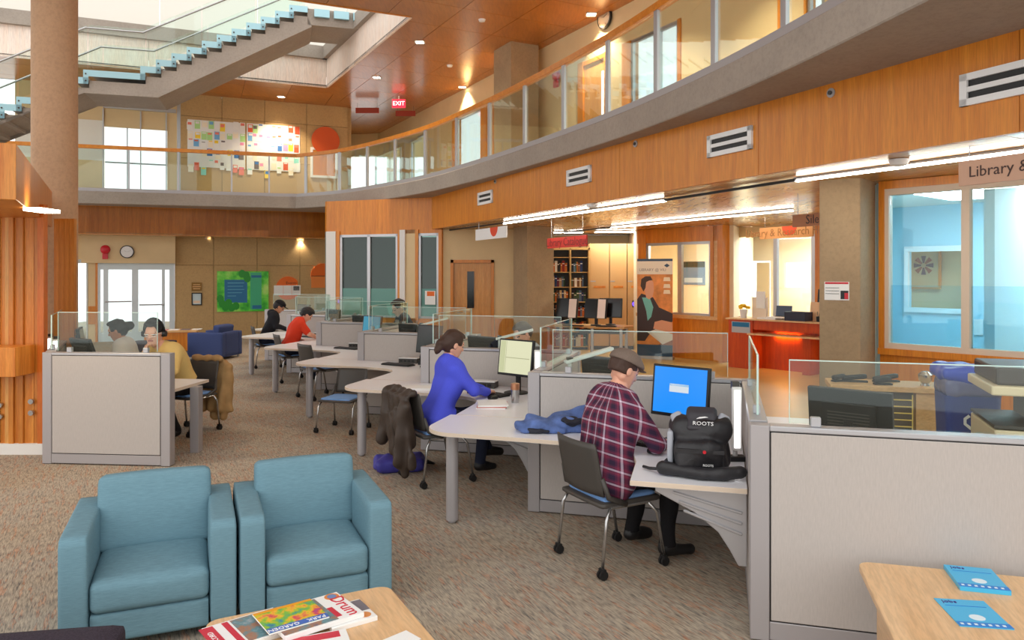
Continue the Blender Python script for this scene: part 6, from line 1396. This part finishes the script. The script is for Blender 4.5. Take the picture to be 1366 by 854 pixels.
n2 = paper('newspaper headed Drum with a round crest on the coffee table', .0, .35, .20, .34, .26, .02, M['paper'], z=.021); blk(n2,-.17,-.12,.06,.12,.0202,pic2); blk(n2,.06,-.10,.085,.0,.0202,redp)
text('Drum', .085, redp, n2, (.135,-.02,.0208), (0,0,-PI/2+.0)); MB().lathe([(.032,0),(.032,.0008)], (.13,.095,.0202), 20).build('crest', plain('crest_orange', rgb(224,140,70), .5), n2); MB().lathe([(.020,0),(.020,.0008)], (.13,.095,.0211), 20).build('crest_centre', plain('crest_blue', rgb(110,140,190), .5), n2)
n3 = paper('magazine with a bright garden cover lettered GARDEN PARK on the newspapers', -.09, .35, .16, .25, .21, .006, M['paper'], 'magazine', z=.0425); n3['category'] = 'magazine'; blk(n3,-.124,-.104,.124,.104,.0061,pic1); blk(n3,-.124,.085,.124,.104,.007,plain('cover_gold', rgb(236,160,30), .5)); blk(n3,-.124,-.104,.124,-.065,.007,plain('cover_blue', rgb(70,110,190), .5))
text('GARDEN', .032, M['paper'], n3, (-.06,-.086,.0082), (0,0,PI)); text('PARK', .032, M['paper'], n3, (.075,-.086,.0082), (0,0,PI))
n4 = paper('second folded Drum newspaper sticking out from under the other on the coffee table', .135, .33, .12, .20, .20, .02, M['paper']); blk(n4,.02,-.02,.10,.09,.0203,plain('photo_grey', rgb(120,116,124), .5)); MB().lathe([(.026,0),(.026,.0008)], (.06,-.06,.0203), 18).build('crest', plain('crest_orange2', rgb(226,150,90), .5), n4)
n5 = paper('red and white newspaper lying nearer the front of the coffee table', -.06, .13, -.1, .30, .16, .02, M['paper']); blk(n5,-.14,.02,.12,.07,.0203,redp)
n6 = paper('white sheet of paper on the bare end of the coffee table', .26, .03, .3, .16, .10, .003, M['paper'], 'paper_sheet')
n6['category'] = 'paper'
# blue pamphlets
cy = plain('cyan_cover', rgb(70,184,232), .35); cyd = plain('cyan_dark', rgb(30,130,214), .4); wsp = plain('cover_spot', rgb(226,240,248), .4)
for k, (px, py, lb_, h_) in enumerate(((1302,776,'stack of bright blue job pamphlets nearer the partition on the side table',.02),(1297,819,'single bright blue job pamphlet on the side table, beside the stack',.004))):
    p = gp(px, py, .50); t = thing('pamphlet', lb_, 'pamphlet', (p.x,p.y,.50), A0+(.0 if k == 0 else .12)); 
    MB().box(-.10,-.13,0,.10,.13,h_).build('pages', cy, t, bevel=.001); blk(t,-.10,-.13,.10,-.09,h_+.0002,cyd)
    MB().prism([(math.cos(q*PI/10)*.03,-.045+math.sin(q*PI/10)*.028) for q in range(20)], h_+.0003, h_+.001).build('print_oval', wsp, t)
    for q in range(7): blk(t,-.09+q*.026,-.118,-.078+q*.026,-.104,h_+.0011,wsp)
    blk(t,-.08,.06,.08,.064,h_+.0004,cyd)
    text('jobs', .036, plain('ink_violet', rgb(70,50,130), .5), t, (-.05,.10,h_+.0006), (0,0,0))
# pink tape and black gear on the far desk behind the near partition
t = thing('tape_dispenser', 'pink tape dispenser on the desk behind the near partition', 'stationery', (1.66,4.72,.73), .4); MB().box(-.06,-.03,0,.06,.03,.05).build('base', plain('hot_pink', rgb(226,40,110), .4), t, bevel=.01); MB().tube([(0,-.012,.07),(0,.012,.07)], .035, 14).build('roll', M['black'], t)
